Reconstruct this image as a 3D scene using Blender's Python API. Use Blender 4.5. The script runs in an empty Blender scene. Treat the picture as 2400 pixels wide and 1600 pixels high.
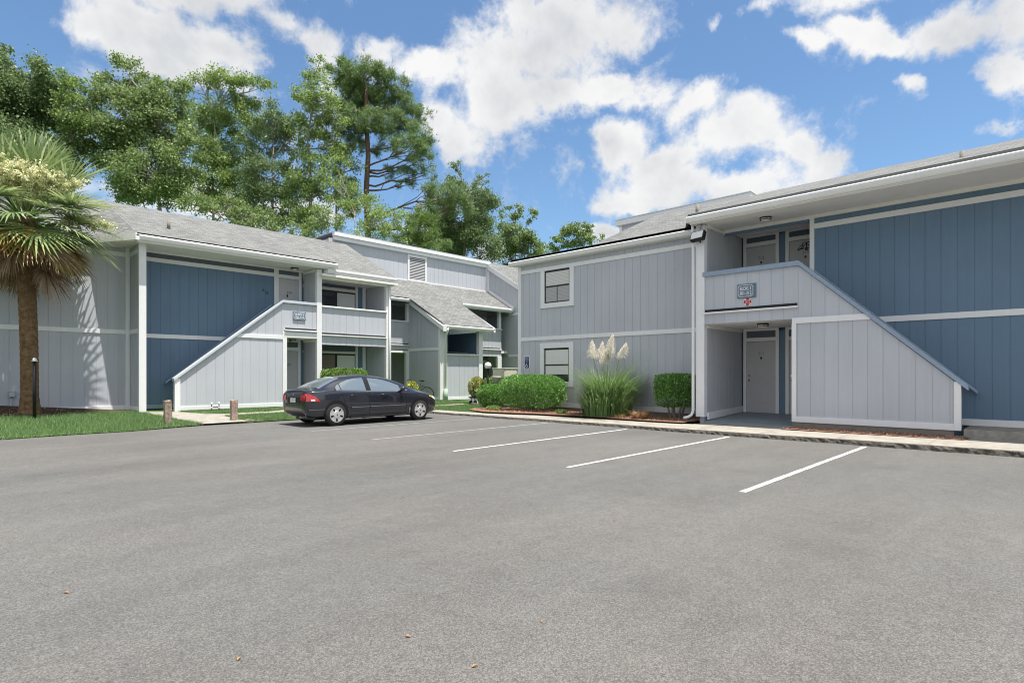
import bpy, bmesh, math, random
import numpy as np
from mathutils import Vector, Matrix
from mathutils.bvhtree import BVHTree
random.seed(7); RNG=np.random.default_rng(11)
S=bpy.context.scene; COL=S.collection
R=math.radians
# ---------------------------------------------------------------- camera and the ray of a photo point (2400 px wide photo)
CAMZ=1.45; FPX=1355.0; SA,CA=.72433,.68945
def ray(x,y):
    u=(x-1200)/FPX
    return Vector((u*CA+SA,-u*SA+CA,(875.5-y)/FPX))
def at(x,y,d): return Vector((0,0,CAMZ))+ray(x,y)*d
cd=bpy.data.cameras.new('camera'); cam=bpy.data.objects.new('camera',cd); COL.objects.link(cam)
cam.location=(0,0,CAMZ); cam.rotation_euler=(R(90),0,-math.atan2(SA,CA))
cd.sensor_width=36; cd.lens=36*FPX/2400; cd.shift_y=75.5/2400; cd.clip_end=3000; cd.clip_start=.05
S.camera=cam
# ---------------------------------------------------------------- materials
def mat(name,col,rough=.6,spec=.3,metal=0,noise=0,nscale=6,bump=0,bscale=40,coat=0,trans=0,ior=1.45,stain=0):
    m=bpy.data.materials.new(name); m.use_nodes=True; nt=m.node_tree; N=nt.nodes; L=nt.links
    b=N['Principled BSDF']; b.inputs['Roughness'].default_value=rough
    b.inputs['Specular IOR Level'].default_value=spec; b.inputs['Metallic'].default_value=metal
    b.inputs['Base Color'].default_value=(*col,1)
    if coat: b.inputs['Coat Weight'].default_value=coat; b.inputs['Coat Roughness'].default_value=.03
    if trans: b.inputs['Transmission Weight'].default_value=trans; b.inputs['IOR'].default_value=ior
    tc=N.new('ShaderNodeTexCoord')
    if noise:
        n=N.new('ShaderNodeTexNoise'); n.inputs['Scale'].default_value=nscale; n.inputs['Detail'].default_value=6; n.inputs['Roughness'].default_value=.65
        L.new(tc.outputs['Object'],n.inputs['Vector'])
        mr=N.new('ShaderNodeMapRange'); mr.inputs[1].default_value=.25; mr.inputs[2].default_value=.75
        mr.inputs[3].default_value=1-noise; mr.inputs[4].default_value=1+noise
        L.new(n.outputs['Fac'],mr.inputs[0])
        mx=N.new('ShaderNodeMix'); mx.data_type='RGBA'; mx.blend_type='MULTIPLY'; mx.inputs[0].default_value=1
        mx.inputs[6].default_value=(*col,1); L.new(mr.outputs[0],mx.inputs[7]); L.new(mx.outputs[2],b.inputs['Base Color'])
    if bump:
        n2=N.new('ShaderNodeTexNoise'); n2.inputs['Scale'].default_value=bscale; n2.inputs['Detail'].default_value=5
        L.new(tc.outputs['Object'],n2.inputs['Vector'])
        bp=N.new('ShaderNodeBump'); bp.inputs['Strength'].default_value=bump; bp.inputs['Distance'].default_value=.02
        L.new(n2.outputs['Fac'],bp.inputs['Height']); L.new(bp.outputs[0],b.inputs['Normal'])
    return m
def siding_mat(name,col,rough=.65,streak=.07):
    "painted plywood siding: faint vertical streaks, a few weathered blotches, fine grain"
    m=bpy.data.materials.new(name); m.use_nodes=True; nt=m.node_tree; N=nt.nodes; L=nt.links
    b=N['Principled BSDF']; b.inputs['Roughness'].default_value=rough; b.inputs['Specular IOR Level'].default_value=.25
    tc=N.new('ShaderNodeTexCoord')
    mp=N.new('ShaderNodeMapping'); mp.inputs['Scale'].default_value=(9,9,.35); L.new(tc.outputs['Object'],mp.inputs[0])
    n=N.new('ShaderNodeTexNoise'); n.inputs['Scale'].default_value=1; n.inputs['Detail'].default_value=5; n.inputs['Roughness'].default_value=.7; L.new(mp.outputs[0],n.inputs['Vector'])
    n3=N.new('ShaderNodeTexNoise'); n3.inputs['Scale'].default_value=.8; n3.inputs['Detail'].default_value=5; L.new(tc.outputs['Object'],n3.inputs['Vector'])
    ad=N.new('ShaderNodeMath'); ad.operation='ADD'; L.new(n.outputs['Fac'],ad.inputs[0]); L.new(n3.outputs['Fac'],ad.inputs[1])
    sp=N.new('ShaderNodeSeparateXYZ'); L.new(tc.outputs['Object'],sp.inputs[0]); su=N.new('ShaderNodeMath'); su.operation='ADD'; L.new(sp.outputs[0],su.inputs[0]); L.new(sp.outputs[1],su.inputs[1])
    dv=N.new('ShaderNodeMath'); dv.operation='DIVIDE'; dv.inputs[1].default_value=1.22; L.new(su.outputs[0],dv.inputs[0]); fl=N.new('ShaderNodeMath'); fl.operation='FLOOR'; L.new(dv.outputs[0],fl.inputs[0])
    wn_=N.new('ShaderNodeTexWhiteNoise'); wn_.noise_dimensions='1D'; L.new(fl.outputs[0],wn_.inputs['W']); ws=N.new('ShaderNodeMath'); ws.operation='MULTIPLY_ADD'; ws.inputs[1].default_value=.34; ws.inputs[2].default_value=-.17; L.new(wn_.outputs['Value'],ws.inputs[0])
    a2=N.new('ShaderNodeMath'); a2.operation='ADD'; L.new(ad.outputs[0],a2.inputs[0]); L.new(ws.outputs[0],a2.inputs[1])
    mr=N.new('ShaderNodeMapRange'); mr.inputs[1].default_value=.6; mr.inputs[2].default_value=1.4; mr.inputs[3].default_value=1-streak; mr.inputs[4].default_value=1+streak
    L.new(a2.outputs[0],mr.inputs[0])
    mx=N.new('ShaderNodeMix'); mx.data_type='RGBA'; mx.blend_type='MULTIPLY'; mx.inputs[0].default_value=1
    mx.inputs[6].default_value=(*col,1); L.new(mr.outputs[0],mx.inputs[7]); L.new(mx.outputs[2],b.inputs['Base Color'])
    mp2=N.new('ShaderNodeMapping'); mp2.inputs['Scale'].default_value=(60,60,3); L.new(tc.outputs['Object'],mp2.inputs[0])
    n2=N.new('ShaderNodeTexNoise'); n2.inputs['Scale'].default_value=1; n2.inputs['Detail'].default_value=4; L.new(mp2.outputs[0],n2.inputs['Vector'])
    bp=N.new('ShaderNodeBump'); bp.inputs['Strength'].default_value=.25; bp.inputs['Distance'].default_value=.006
    L.new(n2.outputs['Fac'],bp.inputs['Height']); L.new(bp.outputs[0],b.inputs['Normal'])
    return m
def leaf_mat(name,cols,rough=.45,trans=.35,spec=.4):
    "each leaf gets its own tint between the given colours"
    m=bpy.data.materials.new(name); m.use_nodes=True; nt=m.node_tree; N=nt.nodes; L=nt.links
    b=N['Principled BSDF']; b.inputs['Roughness'].default_value=rough; b.inputs['Specular IOR Level'].default_value=spec
    g=N.new('ShaderNodeNewGeometry'); cr=N.new('ShaderNodeValToRGB'); e=cr.color_ramp.elements
    while len(e)<len(cols): e.new(.5)
    for i,c in enumerate(cols): e[i].position=i/(len(cols)-1); e[i].color=(*c,1)
    L.new(g.outputs['Random Per Island'],cr.inputs[0]); L.new(cr.outputs[0],b.inputs['Base Color'])
    if trans:
        t=N.new('ShaderNodeBsdfTranslucent'); hs=N.new('ShaderNodeHueSaturation'); hs.inputs['Value'].default_value=1.5; hs.inputs['Hue'].default_value=.485
        L.new(cr.outputs[0],hs.inputs['Color']); L.new(hs.outputs[0],t.inputs[0])
        ms=N.new('ShaderNodeMixShader'); ms.inputs[0].default_value=trans
        L.new(b.outputs[0],ms.inputs[1]); L.new(t.outputs[0],ms.inputs[2]); L.new(ms.outputs[0],N['Material Output'].inputs[0])
    return m
def shingle_mat(name,col):
    m=bpy.data.materials.new(name); m.use_nodes=True; nt=m.node_tree; N=nt.nodes; L=nt.links
    b=N['Principled BSDF']; b.inputs['Roughness'].default_value=.9; b.inputs['Specular IOR Level'].default_value=.1
    uv=N.new('ShaderNodeUVMap'); br=N.new('ShaderNodeTexBrick')
    br.inputs['Scale'].default_value=1; br.inputs['Brick Width'].default_value=.26; br.inputs['Row Height'].default_value=.13
    br.inputs['Mortar Size'].default_value=.012; br.inputs['Mortar Smooth'].default_value=.6; br.offset=.37
    br.inputs['Color1'].default_value=(*[c*.78 for c in col],1); br.inputs['Color2'].default_value=(*[c*1.14 for c in col],1); br.inputs['Mortar'].default_value=(*[c*.50 for c in col],1)
    nw=N.new('ShaderNodeTexNoise'); nw.inputs['Scale'].default_value=2.2; nw.inputs['Detail'].default_value=3
    L.new(uv.outputs[0],nw.inputs['Vector'])
    va=N.new('ShaderNodeVectorMath'); va.operation='MULTIPLY_ADD'; va.inputs[1].default_value=(.10,.06,0); L.new(nw.outputs['Color'],va.inputs[0]); L.new(uv.outputs[0],va.inputs[2])
    L.new(va.outputs[0],br.inputs['Vector'])
    n=N.new('ShaderNodeTexNoise'); n.inputs['Scale'].default_value=14; n.inputs['Detail'].default_value=8; n.inputs['Roughness'].default_value=.8; L.new(uv.outputs[0],n.inputs['Vector'])
    n2=N.new('ShaderNodeTexNoise'); n2.inputs['Scale'].default_value=.7; n2.inputs['Detail'].default_value=4; L.new(uv.outputs[0],n2.inputs['Vector'])
    ad=N.new('ShaderNodeMath'); ad.operation='ADD'; L.new(n.outputs[0],ad.inputs[0]); L.new(n2.outputs[0],ad.inputs[1])
    mr=N.new('ShaderNodeMapRange'); mr.inputs[1].default_value=.6; mr.inputs[2].default_value=1.4; mr.inputs[3].default_value=.80; mr.inputs[4].default_value=1.20; L.new(ad.outputs[0],mr.inputs[0])
    mx=N.new('ShaderNodeMix'); mx.data_type='RGBA'; mx.blend_type='MULTIPLY'; mx.inputs[0].default_value=1
    L.new(br.outputs['Color'],mx.inputs[6]); L.new(mr.outputs[0],mx.inputs[7]); L.new(mx.outputs[2],b.inputs['Base Color'])
    bp=N.new('ShaderNodeBump'); bp.inputs['Strength'].default_value=.6; bp.inputs['Distance'].default_value=.02
    L.new(br.outputs['Fac'],bp.inputs['Height']); bp.invert=True; L.new(bp.outputs[0],b.inputs['Normal'])
    return m
def asphalt_mat():
    m=bpy.data.materials.new('asphalt'); m.use_nodes=True; nt=m.node_tree; N=nt.nodes; L=nt.links
    b=N['Principled BSDF']; b.inputs['Roughness'].default_value=.88; b.inputs['Specular IOR Level'].default_value=.22
    tc=N.new('ShaderNodeTexCoord'); P=tc.outputs['Object']
    def noise(sc,det,ro=.6,vec=P):
        n=N.new('ShaderNodeTexNoise'); n.inputs['Scale'].default_value=sc; n.inputs['Detail'].default_value=det; n.inputs['Roughness'].default_value=ro; L.new(vec,n.inputs['Vector']); return n.outputs['Fac']
    def mr(v,a,b_,c,d):
        q=N.new('ShaderNodeMapRange'); q.inputs[1].default_value=a; q.inputs[2].default_value=b_; q.inputs[3].default_value=c; q.inputs[4].default_value=d; L.new(v,q.inputs[0]); return q.outputs[0]
    def mth(op,a,b_):
        q=N.new('ShaderNodeMath'); q.operation=op
        for i,v in enumerate((a,b_)):
            if isinstance(v,(int,float)): q.inputs[i].default_value=v
            else: L.new(v,q.inputs[i])
        return q.outputs[0]
    vo=N.new('ShaderNodeTexVoronoi'); vo.inputs['Scale'].default_value=130; L.new(P,vo.inputs['Vector'])
    sepc=N.new('ShaderNodeSeparateColor'); L.new(vo.outputs['Color'],sepc.inputs[0])
    vb=N.new('ShaderNodeTexVoronoi'); vb.inputs['Scale'].default_value=60; L.new(P,vb.inputs['Vector'])
    sepb=N.new('ShaderNodeSeparateColor'); L.new(vb.outputs['Color'],sepb.inputs[0])
    stone=mr(sepc.outputs[0],0,1,.68,1.32)
    big=mr(sepb.outputs[1],.0,1,.93,1.07)
    gap=mr(vo.outputs['Distance'],.25,.75,1.1,.72)
    grain=mr(noise(44,7,.8),.3,.7,.78,1.22)
    mid=mr(noise(4.5,7,.75),.3,.7,.90,1.09)
    low=mr(noise(.22,5,.6),.3,.7,.86,1.10)
    mp=N.new('ShaderNodeMapping'); mp.inputs['Scale'].default_value=(.12,.9,1); mp.inputs['Rotation'].default_value=(0,0,.5); L.new(P,mp.inputs[0])
    streak=mr(noise(1,5,.6,mp.outputs[0]),.35,.7,1.06,.87)
    v=mth('MULTIPLY',stone,gap)
    for w in (big,grain,mid,low,streak): v=mth('MULTIPLY',v,w)
    # sparse oil spots
    vs=N.new('ShaderNodeTexVoronoi'); vs.inputs['Scale'].default_value=.55; L.new(P,vs.inputs['Vector'])
    sp=mth('ADD',vs.outputs['Distance'],mr(noise(5,4),.3,.7,-.05,.05))
    v=mth('MULTIPLY',v,mr(sp,.06,.22,.90,1))
    cr=N.new('ShaderNodeValToRGB'); e=cr.color_ramp.elements; e[0].color=(.142,.135,.126,1); e[1].color=(.135,.135,.130,1); e[0].position=.35; e[1].position=.65
    L.new(noise(.16,3),cr.inputs[0])
    mx=N.new('ShaderNodeMix'); mx.data_type='RGBA'; mx.blend_type='MULTIPLY'; mx.inputs[0].default_value=1
    L.new(cr.outputs[0],mx.inputs[6]); L.new(v,mx.inputs[7])
    L.new(mx.outputs[2],b.inputs['Base Color'])
    h=mth('ADD',mr(vo.outputs['Distance'],0,.8,1,0),mth('MULTIPLY',noise(30,5),1.2))
    bp=N.new('ShaderNodeBump'); bp.inputs['Strength'].default_value=.4; bp.inputs['Distance'].default_value=.005
    L.new(h,bp.inputs['Height']); L.new(bp.outputs[0],b.inputs['Normal'])
    return m
M=dict(
 gray=siding_mat('gray_siding',(.465,.482,.520)), blue=siding_mat('blue_siding',(.132,.203,.285),.6,.07),
 graydoor=mat('gray_door_paint',(.46,.455,.465),.5,.3,noise=.04), darkpanel=mat('slate_panel_paint',(.10,.125,.155),.5,noise=.06),
 white=mat('white_trim_paint',(.74,.74,.745),.55,.3,noise=.04,nscale=5,bump=.15,bscale=50), soffit=mat('white_soffit_paint',(.82,.805,.77),.7,noise=.05,nscale=3),
 gutter=mat('white_gutter_metal',(.76,.755,.74),.4,.4,noise=.06,nscale=4), capsun=mat('sunlit_cap_paint',(.50,.54,.59),.5,noise=.08), oldline=mat('worn_line_paint',(.34,.34,.335),.8,noise=.55,nscale=18), cap=mat('blue_gray_cap_paint',(.26,.33,.42),.5,noise=.10,nscale=10),  # lighter far stair cap tone has sunlight mixed into its colour
 black=mat('black_metal',(.012,.012,.014),.4), drip=mat('black_drip_edge',(.02,.018,.02),.6), dark=mat('dark_gap',(.02,.021,.025),.7),
 shingle=shingle_mat('gray_shingles',(.188,.191,.186)), conc=mat('pale_concrete',(.295,.275,.24),.9,.15,noise=.30,nscale=4.5,bump=.5,bscale=60),
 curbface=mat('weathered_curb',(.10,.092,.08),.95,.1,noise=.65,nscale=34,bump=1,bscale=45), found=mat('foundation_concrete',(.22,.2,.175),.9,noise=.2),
 porch=mat('gray_blue_porch_paint',(.20,.235,.265),.55,noise=.12,nscale=3), asphalt=asphalt_mat(), line=mat('white_line_paint',(.56,.56,.55),.7,noise=.38,nscale=26),
 soil=mat('dark_soil',(.075,.05,.036),.95,.1,noise=.45,nscale=14,bump=1,bscale=30), mulch=mat('bark_mulch',(.24,.135,.09),.95,.1,noise=.5,nscale=22,bump=1,bscale=40),
 ground=mat('ground_green',(.07,.13,.035),.95,.1,noise=.3,nscale=2), glass=mat('window_glass',(.03,.035,.04),.06,.6), 
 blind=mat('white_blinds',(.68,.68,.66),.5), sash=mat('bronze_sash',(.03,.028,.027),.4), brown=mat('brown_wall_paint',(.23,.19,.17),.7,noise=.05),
 lamp=mat('frosted_lamp_glass',(.75,.75,.74),.35), signblue=mat('slate_sign_face',(.14,.19,.25),.5), navy=mat('navy_sign_face',(.012,.035,.14),.45),
 red=mat('red_enamel',(.45,.015,.01),.4), signwhite=mat('white_lettering',(.8,.8,.8),.5), darknum=mat('dark_numerals',(.02,.022,.025),.4), graynum=mat('pewter_numerals',(.16,.16,.165),.35,metal=.6),
 chrome=mat('brushed_metal',(.55,.55,.55),.25,metal=1), green=mat('pale_green_pipe',(.33,.42,.33),.6,noise=.1), bark=mat('gray_bark',(.20,.175,.15),.9,.1,noise=.4,nscale=9,bump=1,bscale=25),
 palebark=mat('pale_bark',(.38,.34,.30),.9,.1,noise=.3,nscale=9), pinebark=mat('pine_bark',(.17,.115,.085),.95,.1,noise=.45,nscale=7,bump=1,bscale=14),
 wood=mat('weathered_wood',(.32,.245,.20),.9,.1,noise=.55,nscale=16,bump=1,bscale=30), stone=mat('cast_stone',(.42,.40,.36),.9,noise=.2,nscale=9),
 beige=mat('beige_cabinet_paint',(.62,.58,.48),.5,noise=.07), teal=mat('teal_plastic',(.02,.12,.17),.35), yellow=mat('yellow_label',(.72,.52,.03),.5), plastic=mat('white_plastic',(.7,.7,.68),.4,noise=.05),
)
# ---------------------------------------------------------------- mesh helpers
class MB:
    def __init__(s): s.v=[]; s.f=[]; s.uv=None
    def add(s,vs,fs):
        n=len(s.v); s.v+=[tuple(v) for v in vs]; s.f+=[tuple(i+n for i in f) for f in fs]; return s
    def box(s,x0,x1,y0,y1,z0,z1):
        return s.add([(x0,y0,z0),(x1,y0,z0),(x1,y1,z0),(x0,y1,z0),(x0,y0,z1),(x1,y0,z1),(x1,y1,z1),(x0,y1,z1)],
                     [(0,3,2,1),(4,5,6,7),(0,1,5,4),(1,2,6,5),(2,3,7,6),(3,0,4,7)])
    def prism(s,poly,f):
        "poly: list of (a,z); f(a,z,o) -> point; extruded between o=0 and o=1"
        n=len(poly); return s.add([f(a,z,0) for a,z in poly]+[f(a,z,1) for a,z in poly],
            [tuple(range(n)),tuple(range(2*n-1,n-1,-1))]+[(i,i+n,(i+1)%n+n,(i+1)%n) for i in range(n)])
    def tube(s,pts,rad,n=8,cap=True):
        pts=[Vector(p) for p in pts]; rad=rad if isinstance(rad,(list,tuple)) else [rad]*len(pts)
        b=len(s.v); prev=None
        for i,p in enumerate(pts):
            t=(pts[min(i+1,len(pts)-1)]-pts[max(i-1,0)]).normalized()
            if prev is None:
                u=t.orthogonal().normalized()
            else:
                u=(prev-t*prev.dot(t))
                u=u.normalized() if u.length>1e-6 else t.orthogonal().normalized()
            prev=u; w=t.cross(u)
            for k in range(n):
                a=2*math.pi*k/n; s.v.append(tuple(p+(u*math.cos(a)+w*math.sin(a))*rad[i]))
        for i in range(len(pts)-1):
            for k in range(n):
                s.f.append((b+i*n+k,b+i*n+(k+1)%n,b+(i+1)*n+(k+1)%n,b+(i+1)*n+k))
        if cap:
            s.f.append(tuple(b+k for k in range(n))[::-1]); s.f.append(tuple(b+(len(pts)-1)*n+k for k in range(n)))
        return s
    def lathe(s,prof,c,n=20,axis='Z'):
        b=len(s.v); c=Vector(c)
        for r,z in prof:
            for k in range(n):
                a=2*math.pi*k/n; x,y=r*math.cos(a),r*math.sin(a)
                s.v.append(tuple(c+Vector({'Z':(x,y,z),'Y':(x,z,y),'X':(z,x,y)}[axis])))
        for i in range(len(prof)-1):
            for k in range(n): s.f.append((b+i*n+k,b+i*n+(k+1)%n,b+(i+1)*n+(k+1)%n,b+(i+1)*n+k))
        s.f.append(tuple(b+k for k in range(n))[::-1]); s.f.append(tuple(b+(len(prof)-1)*n+k for k in range(n)))
        return s
    def build(s,name,m,parent=None,smooth=False,bevel=0):
        me=bpy.data.meshes.new(name); me.from_pydata(s.v,[],s.f); me.update()
        o=bpy.data.objects.new(name,me); COL.objects.link(o); me.materials.append(M[m] if isinstance(m,str) else m)
        if smooth: me.polygons.foreach_set('use_smooth',[True]*len(me.polygons))
        if parent: hang(o,parent)
        if bevel:
            bv=o.modifiers.new('bevel','BEVEL'); bv.width=bevel; bv.segments=2; bv.limit_method='ANGLE'
        return o
def hang(o,p):
    o.parent=p
    # parents keep plain placements: a part's mesh is in world space until it is hung
    o.matrix_parent_inverse=world(p).inverted()
def world(o):
    w=o.matrix_basis.copy()
    if o.parent: w=world(o.parent)@o.matrix_parent_inverse@w
    return w
def tag(o,label=None,cat=None,group=None,kind=None):
    for k,v in (('label',label),('category',cat),('group',group),('kind',kind)):
        if v: o[k]=v
    return o
def empty(name,loc,label,cat,group=None,rz=0):
    o=bpy.data.objects.new(name,None); COL.objects.link(o); o.location=loc; o.rotation_euler=(0,0,rz); o.empty_display_size=.3
    return tag(o,label,cat,group)
def np_mesh(name,V,F,m,parent=None,smooth=False):
    V=np.asarray(V,dtype=np.float32); F=np.asarray(F,dtype=np.int32); k=F.shape[1]
    me=bpy.data.meshes.new(name); me.vertices.add(len(V)); me.vertices.foreach_set('co',V.ravel())
    me.loops.add(F.size); me.loops.foreach_set('vertex_index',F.ravel())
    me.polygons.add(len(F)); me.polygons.foreach_set('loop_start',np.arange(0,F.size,k,dtype=np.int32)); me.polygons.foreach_set('loop_total',np.full(len(F),k,dtype=np.int32))
    me.update(calc_edges=True); me.validate()
    o=bpy.data.objects.new(name,me); COL.objects.link(o); me.materials.append(M[m] if isinstance(m,str) else m)
    if smooth: me.polygons.foreach_set('use_smooth',[True]*len(me.polygons))
    if parent: hang(o,parent)
    return o
def copy_tree(o,parent=None):
    c=o.copy(); COL.objects.link(c)
    if parent: c.parent=parent
    for ch in list(o.children): copy_tree(ch,c)
    return c
# wall frames: a runs along the wall, o is how far a thing stands out towards the open side
def fr(ax,c):
    if ax=='X': return lambda a,z,o: (c-o,a,z)      # wall looking to -X
    if ax=='Y': return lambda a,z,o: (a,c-o,z)      # wall looking to -Y
    if ax=='X+': return lambda a,z,o: (c+o,a,z)
    if ax=='Y+': return lambda a,z,o: (a,c+o,z)
def board(p,name,ax,c,a0,a1,z0,z1,m='white',o0=-.01,o1=.03,bevel=.004):
    f=fr(ax,c); A=f(a0,z0,o0); B=f(a1,z1,o1)
    return MB().box(min(A[0],B[0]),max(A[0],B[0]),min(A[1],B[1]),max(A[1],B[1]),z0,z1).build(name,m,p,bevel=bevel)
def siding(p,ax,c,a0,a1,zlo,zhi,m='gray',name='siding_panel',breaks=(),pitch=.305,gw=.018,gd=.008,phase=0.1,thick=.06):
    "grooved sheet; zlo/zhi numbers or functions of a; the sheet has a back and edges"
    f=fr(ax,c); lo=zlo if callable(zlo) else (lambda a:zlo); hi=zhi if callable(zhi) else (lambda a:zhi)
    st=[a0]; g=[]
    a=a0+phase
    while a<a1-gw-.01:
        g.append(a); a+=pitch
    xs=sorted(set([a0,a1]+[q for q in breaks if a0<q<a1]+[q for k in g for q in (k,k+gw)]))
    mb=MB()
    def ing(q): return any(k-1e-6<=q<=k+gw+1e-6 for k in g)
    prev=None
    for x0,x1 in zip(xs[:-1],xs[1:]):
        mid=(x0+x1)/2; d=-gd if ing(mid) else 0
        if hi(mid)-lo(mid)<.002: prev=None; continue
        vs=[f(x0,lo(x0),d),f(x1,lo(x1),d),f(x1,hi(x1),d),f(x0,hi(x0),d)]
        n=len(mb.v); mb.add(vs,[(0,1,2,3)])
        if prev is not None and abs(prev[0]-d)>1e-6:
            mb.f.append((prev[1],n,n+3,prev[2]))
        prev=(d,n+1,n+2)
    # body behind
    pts=[q for q in xs]
    vb=[f(q,lo(q),-thick) for q in pts]+[f(q,max(hi(q),lo(q)),-thick) for q in pts]; k=len(pts)
    mb.add(vb,[(i,i+k,i+k+1,i+1) for i in range(k-1)])
    for q in (a0,a1):
        mb.add([f(q,lo(q),0),f(q,max(hi(q),lo(q)+.001),0),f(q,max(hi(q),lo(q)+.001),-thick),f(q,lo(q),-thick)],[(0,1,2,3)])
    for i in range(k-1):
        if hi(pts[i])>lo(pts[i])+.002 or hi(pts[i+1])>lo(pts[i+1])+.002:
            mb.add([f(pts[i],hi(pts[i]),0),f(pts[i+1],hi(pts[i+1]),0),f(pts[i+1],hi(pts[i+1]),-thick),f(pts[i],hi(pts[i]),-thick)],[(0,1,2,3)])
    return mb.build(name,m,p)
def text(p,body,size,origin,right,up,m,name='lettering',ex=.002,align='CENTER',squeeze=1.0,width=None):
    cu=bpy.data.curves.new('t','FONT'); cu.body=body; cu.size=size; cu.align_x=align; cu.align_y='CENTER'; cu.extrude=ex; cu.offset=size*.004
    to=bpy.data.objects.new('t',cu); COL.objects.link(to)
    dg=bpy.context.evaluated_depsgraph_get(); dg.update(); me=bpy.data.meshes.new_from_object(to.evaluated_get(dg))
    bpy.data.objects.remove(to); bpy.data.curves.remove(cu)
    r=Vector(right).normalized(); u=Vector(up).normalized(); n=r.cross(u)
    if width: xs_=[v.co.x for v in me.vertices]; squeeze=width/(max(xs_)-min(xs_))
    mm=Matrix(((r.x*squeeze,u.x,n.x,origin[0]),(r.y*squeeze,u.y,n.y,origin[1]),(r.z*squeeze,u.z,n.z,origin[2]),(0,0,0,1)))
    me.transform(mm); me.materials.clear(); me.materials.append(M[m]); me.name=name
    o=bpy.data.objects.new(name,me); COL.objects.link(o)
    if p: hang(o,p)
    return o
def roof(p,name,quads,m='shingle',thick=.10):
    "quads: list of 4 points (eave a, eave b, top b, top a); uv along eave and slope; given thickness below"
    me=bpy.data.meshes.new(name); v=[];f=[];uvs=[]
    for q in quads:
        q=[Vector(t) for t in q]; n=len(v); v+=[tuple(t) for t in q]; f.append(tuple(range(n,n+len(q))))
        e=(q[1]-q[0]).normalized(); nn=(q[1]-q[0]).cross(q[-1]-q[0]).normalized(); s=nn.cross(e)
        uvs+=[((t-q[0]).dot(e)+q[0].x+q[0].y,(t-q[0]).dot(s)) for t in q]
        d=Vector((0,0,-thick)); k=len(q); n2=len(v); v+=[tuple(t+d) for t in q]; f.append(tuple(range(n2+k-1,n2-1,-1))); uvs+=[(0,0)]*k
        for i in range(k):
            f.append((n+i,n2+i,n2+(i+1)%k,n+(i+1)%k)); uvs+=[(0,0)]*4
    me.from_pydata(v,[],f); uvl=me.uv_layers.new(name='UVMap')
    for i,t in enumerate(uvs): uvl.data[i].uv=t
    me.materials.append(M[m]); o=bpy.data.objects.new(name,me); COL.objects.link(o); hang(o,p); return o
# ================================================================ setting: ground, asphalt, walks
def sheet(name,polys,z,m,kind='structure',thick=0):
    mb=MB()
    for p in polys:
        n=len(p); zz=(lambda q:q[2] if len(q)>2 else z)
        if thick: mb.add([(q[0],q[1],zz(q)) for q in p]+[(q[0],q[1],zz(q)-thick) for q in p],[tuple(range(n))]+[(i,i+n,(i+1)%n+n,(i+1)%n) for i in range(n)])
        else: mb.add([(q[0],q[1],zz(q)) for q in p],[tuple(range(n))])
    return tag(mb.build(name,m),kind=kind)
sheet('ground',[[(-900,-900),(900,-900),(900,900),(-900,900)]],-.06,'ground')
sheet('parking_lot',[[(-60,-60),(13.32,-60),(13.32,17.0),(9.2,17.35),(8.0,17.42),(6.6,17.35),(5.9,17.45),(5.2,17.3),(3.9,16.95),(2.6,17.0),(1.4,16.85),(-2,16.8),(-60,16.6)]],0,'asphalt')
for i,(y,w) in enumerate(((2.84,.082),(5.55,.075),(8.25,.068),(11.0,.062),(13.72,.058))):
    mb=MB(); n=46; x0,x1=7.08,13.12-.05*(i%3); rs=random.Random(i)
    for k in range(n):
        a=x0+(x1-x0)*k/n; b=x0+(x1-x0)*(k+1)/n
        if k==0: lw,lr=w*.5,w*.5
        nl,nr=w*.5+rs.uniform(-.007,.005),w*.5+rs.uniform(-.007,.005)
        mb.add([(a,y-lw,.004),(b,y-nl,.004),(b,y+nr,.004),(a,y+lr,.004)],[(0,1,2,3)]); lw,lr=nl,nr
    tag(mb.build('parking_line','line' if i<3 else 'oldline'),kind='structure')
# kerb: rough broken face, slightly wavy
mb=MB(); ys=np.arange(-14,17.3,.07); rr=np.random.default_rng(3)
def kx(y): return 13.30+.03*math.sin(y*.7)+.02*math.sin(y*2.3)
def kz(y): return .105-.035*max(0,min(1,(y-2)/9))
prev=None
for y in ys:
    j=rr.uniform(-.018,.018,4)
    row=[(kx(y)+j[0]-.02,y,-.02),(kx(y)+j[1],y,kz(y)*.5),(kx(y)+.015+j[2],y,kz(y)-.012+j[3]*.3),(kx(y)+.05+j[2]*.6,y,kz(y)),(kx(y)+.16,y,kz(y)+.001)]
    n=len(mb.v); mb.v+=row
    if prev is not None: mb.f+=[(prev+k,n+k,n+k+1,prev+k+1) for k in range(4)]
    prev=n
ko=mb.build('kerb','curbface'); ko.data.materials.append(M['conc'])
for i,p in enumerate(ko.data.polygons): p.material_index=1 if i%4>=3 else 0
tag(ko,kind='structure')
mb=MB(); prev=None
def wx(y): # inner edge of the walk
    t=np.interp(y,[-14,1.35,1.4,4.95,5.0,7.1,7.2,7.6,8.5,10,12.6,13.4,14.6,16,17.2],[15.4,15.4,14.72,14.62,15.4,15.4,14.62,14.5,14.5,14.55,14.45,14.15,13.95,13.9,13.95]); return float(t)
for y in sorted(set(list(np.arange(-14,17.3,.25))+[1.35,1.4,4.95,5.0,7.1,7.2])):
    n=len(mb.v); mb.v+=[(kx(y)+.15,y,kz(y)),(wx(y),y,kz(y)+.01),(wx(y),y,kz(y)-.08)]
    if prev is not None: mb.f+=[(prev,n,n+1,prev+1),(prev+1,n+1,n+2,prev+2)]
    prev=n
tag(mb.build('sidewalk','conc'),kind='structure')
mb=MB()
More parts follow.
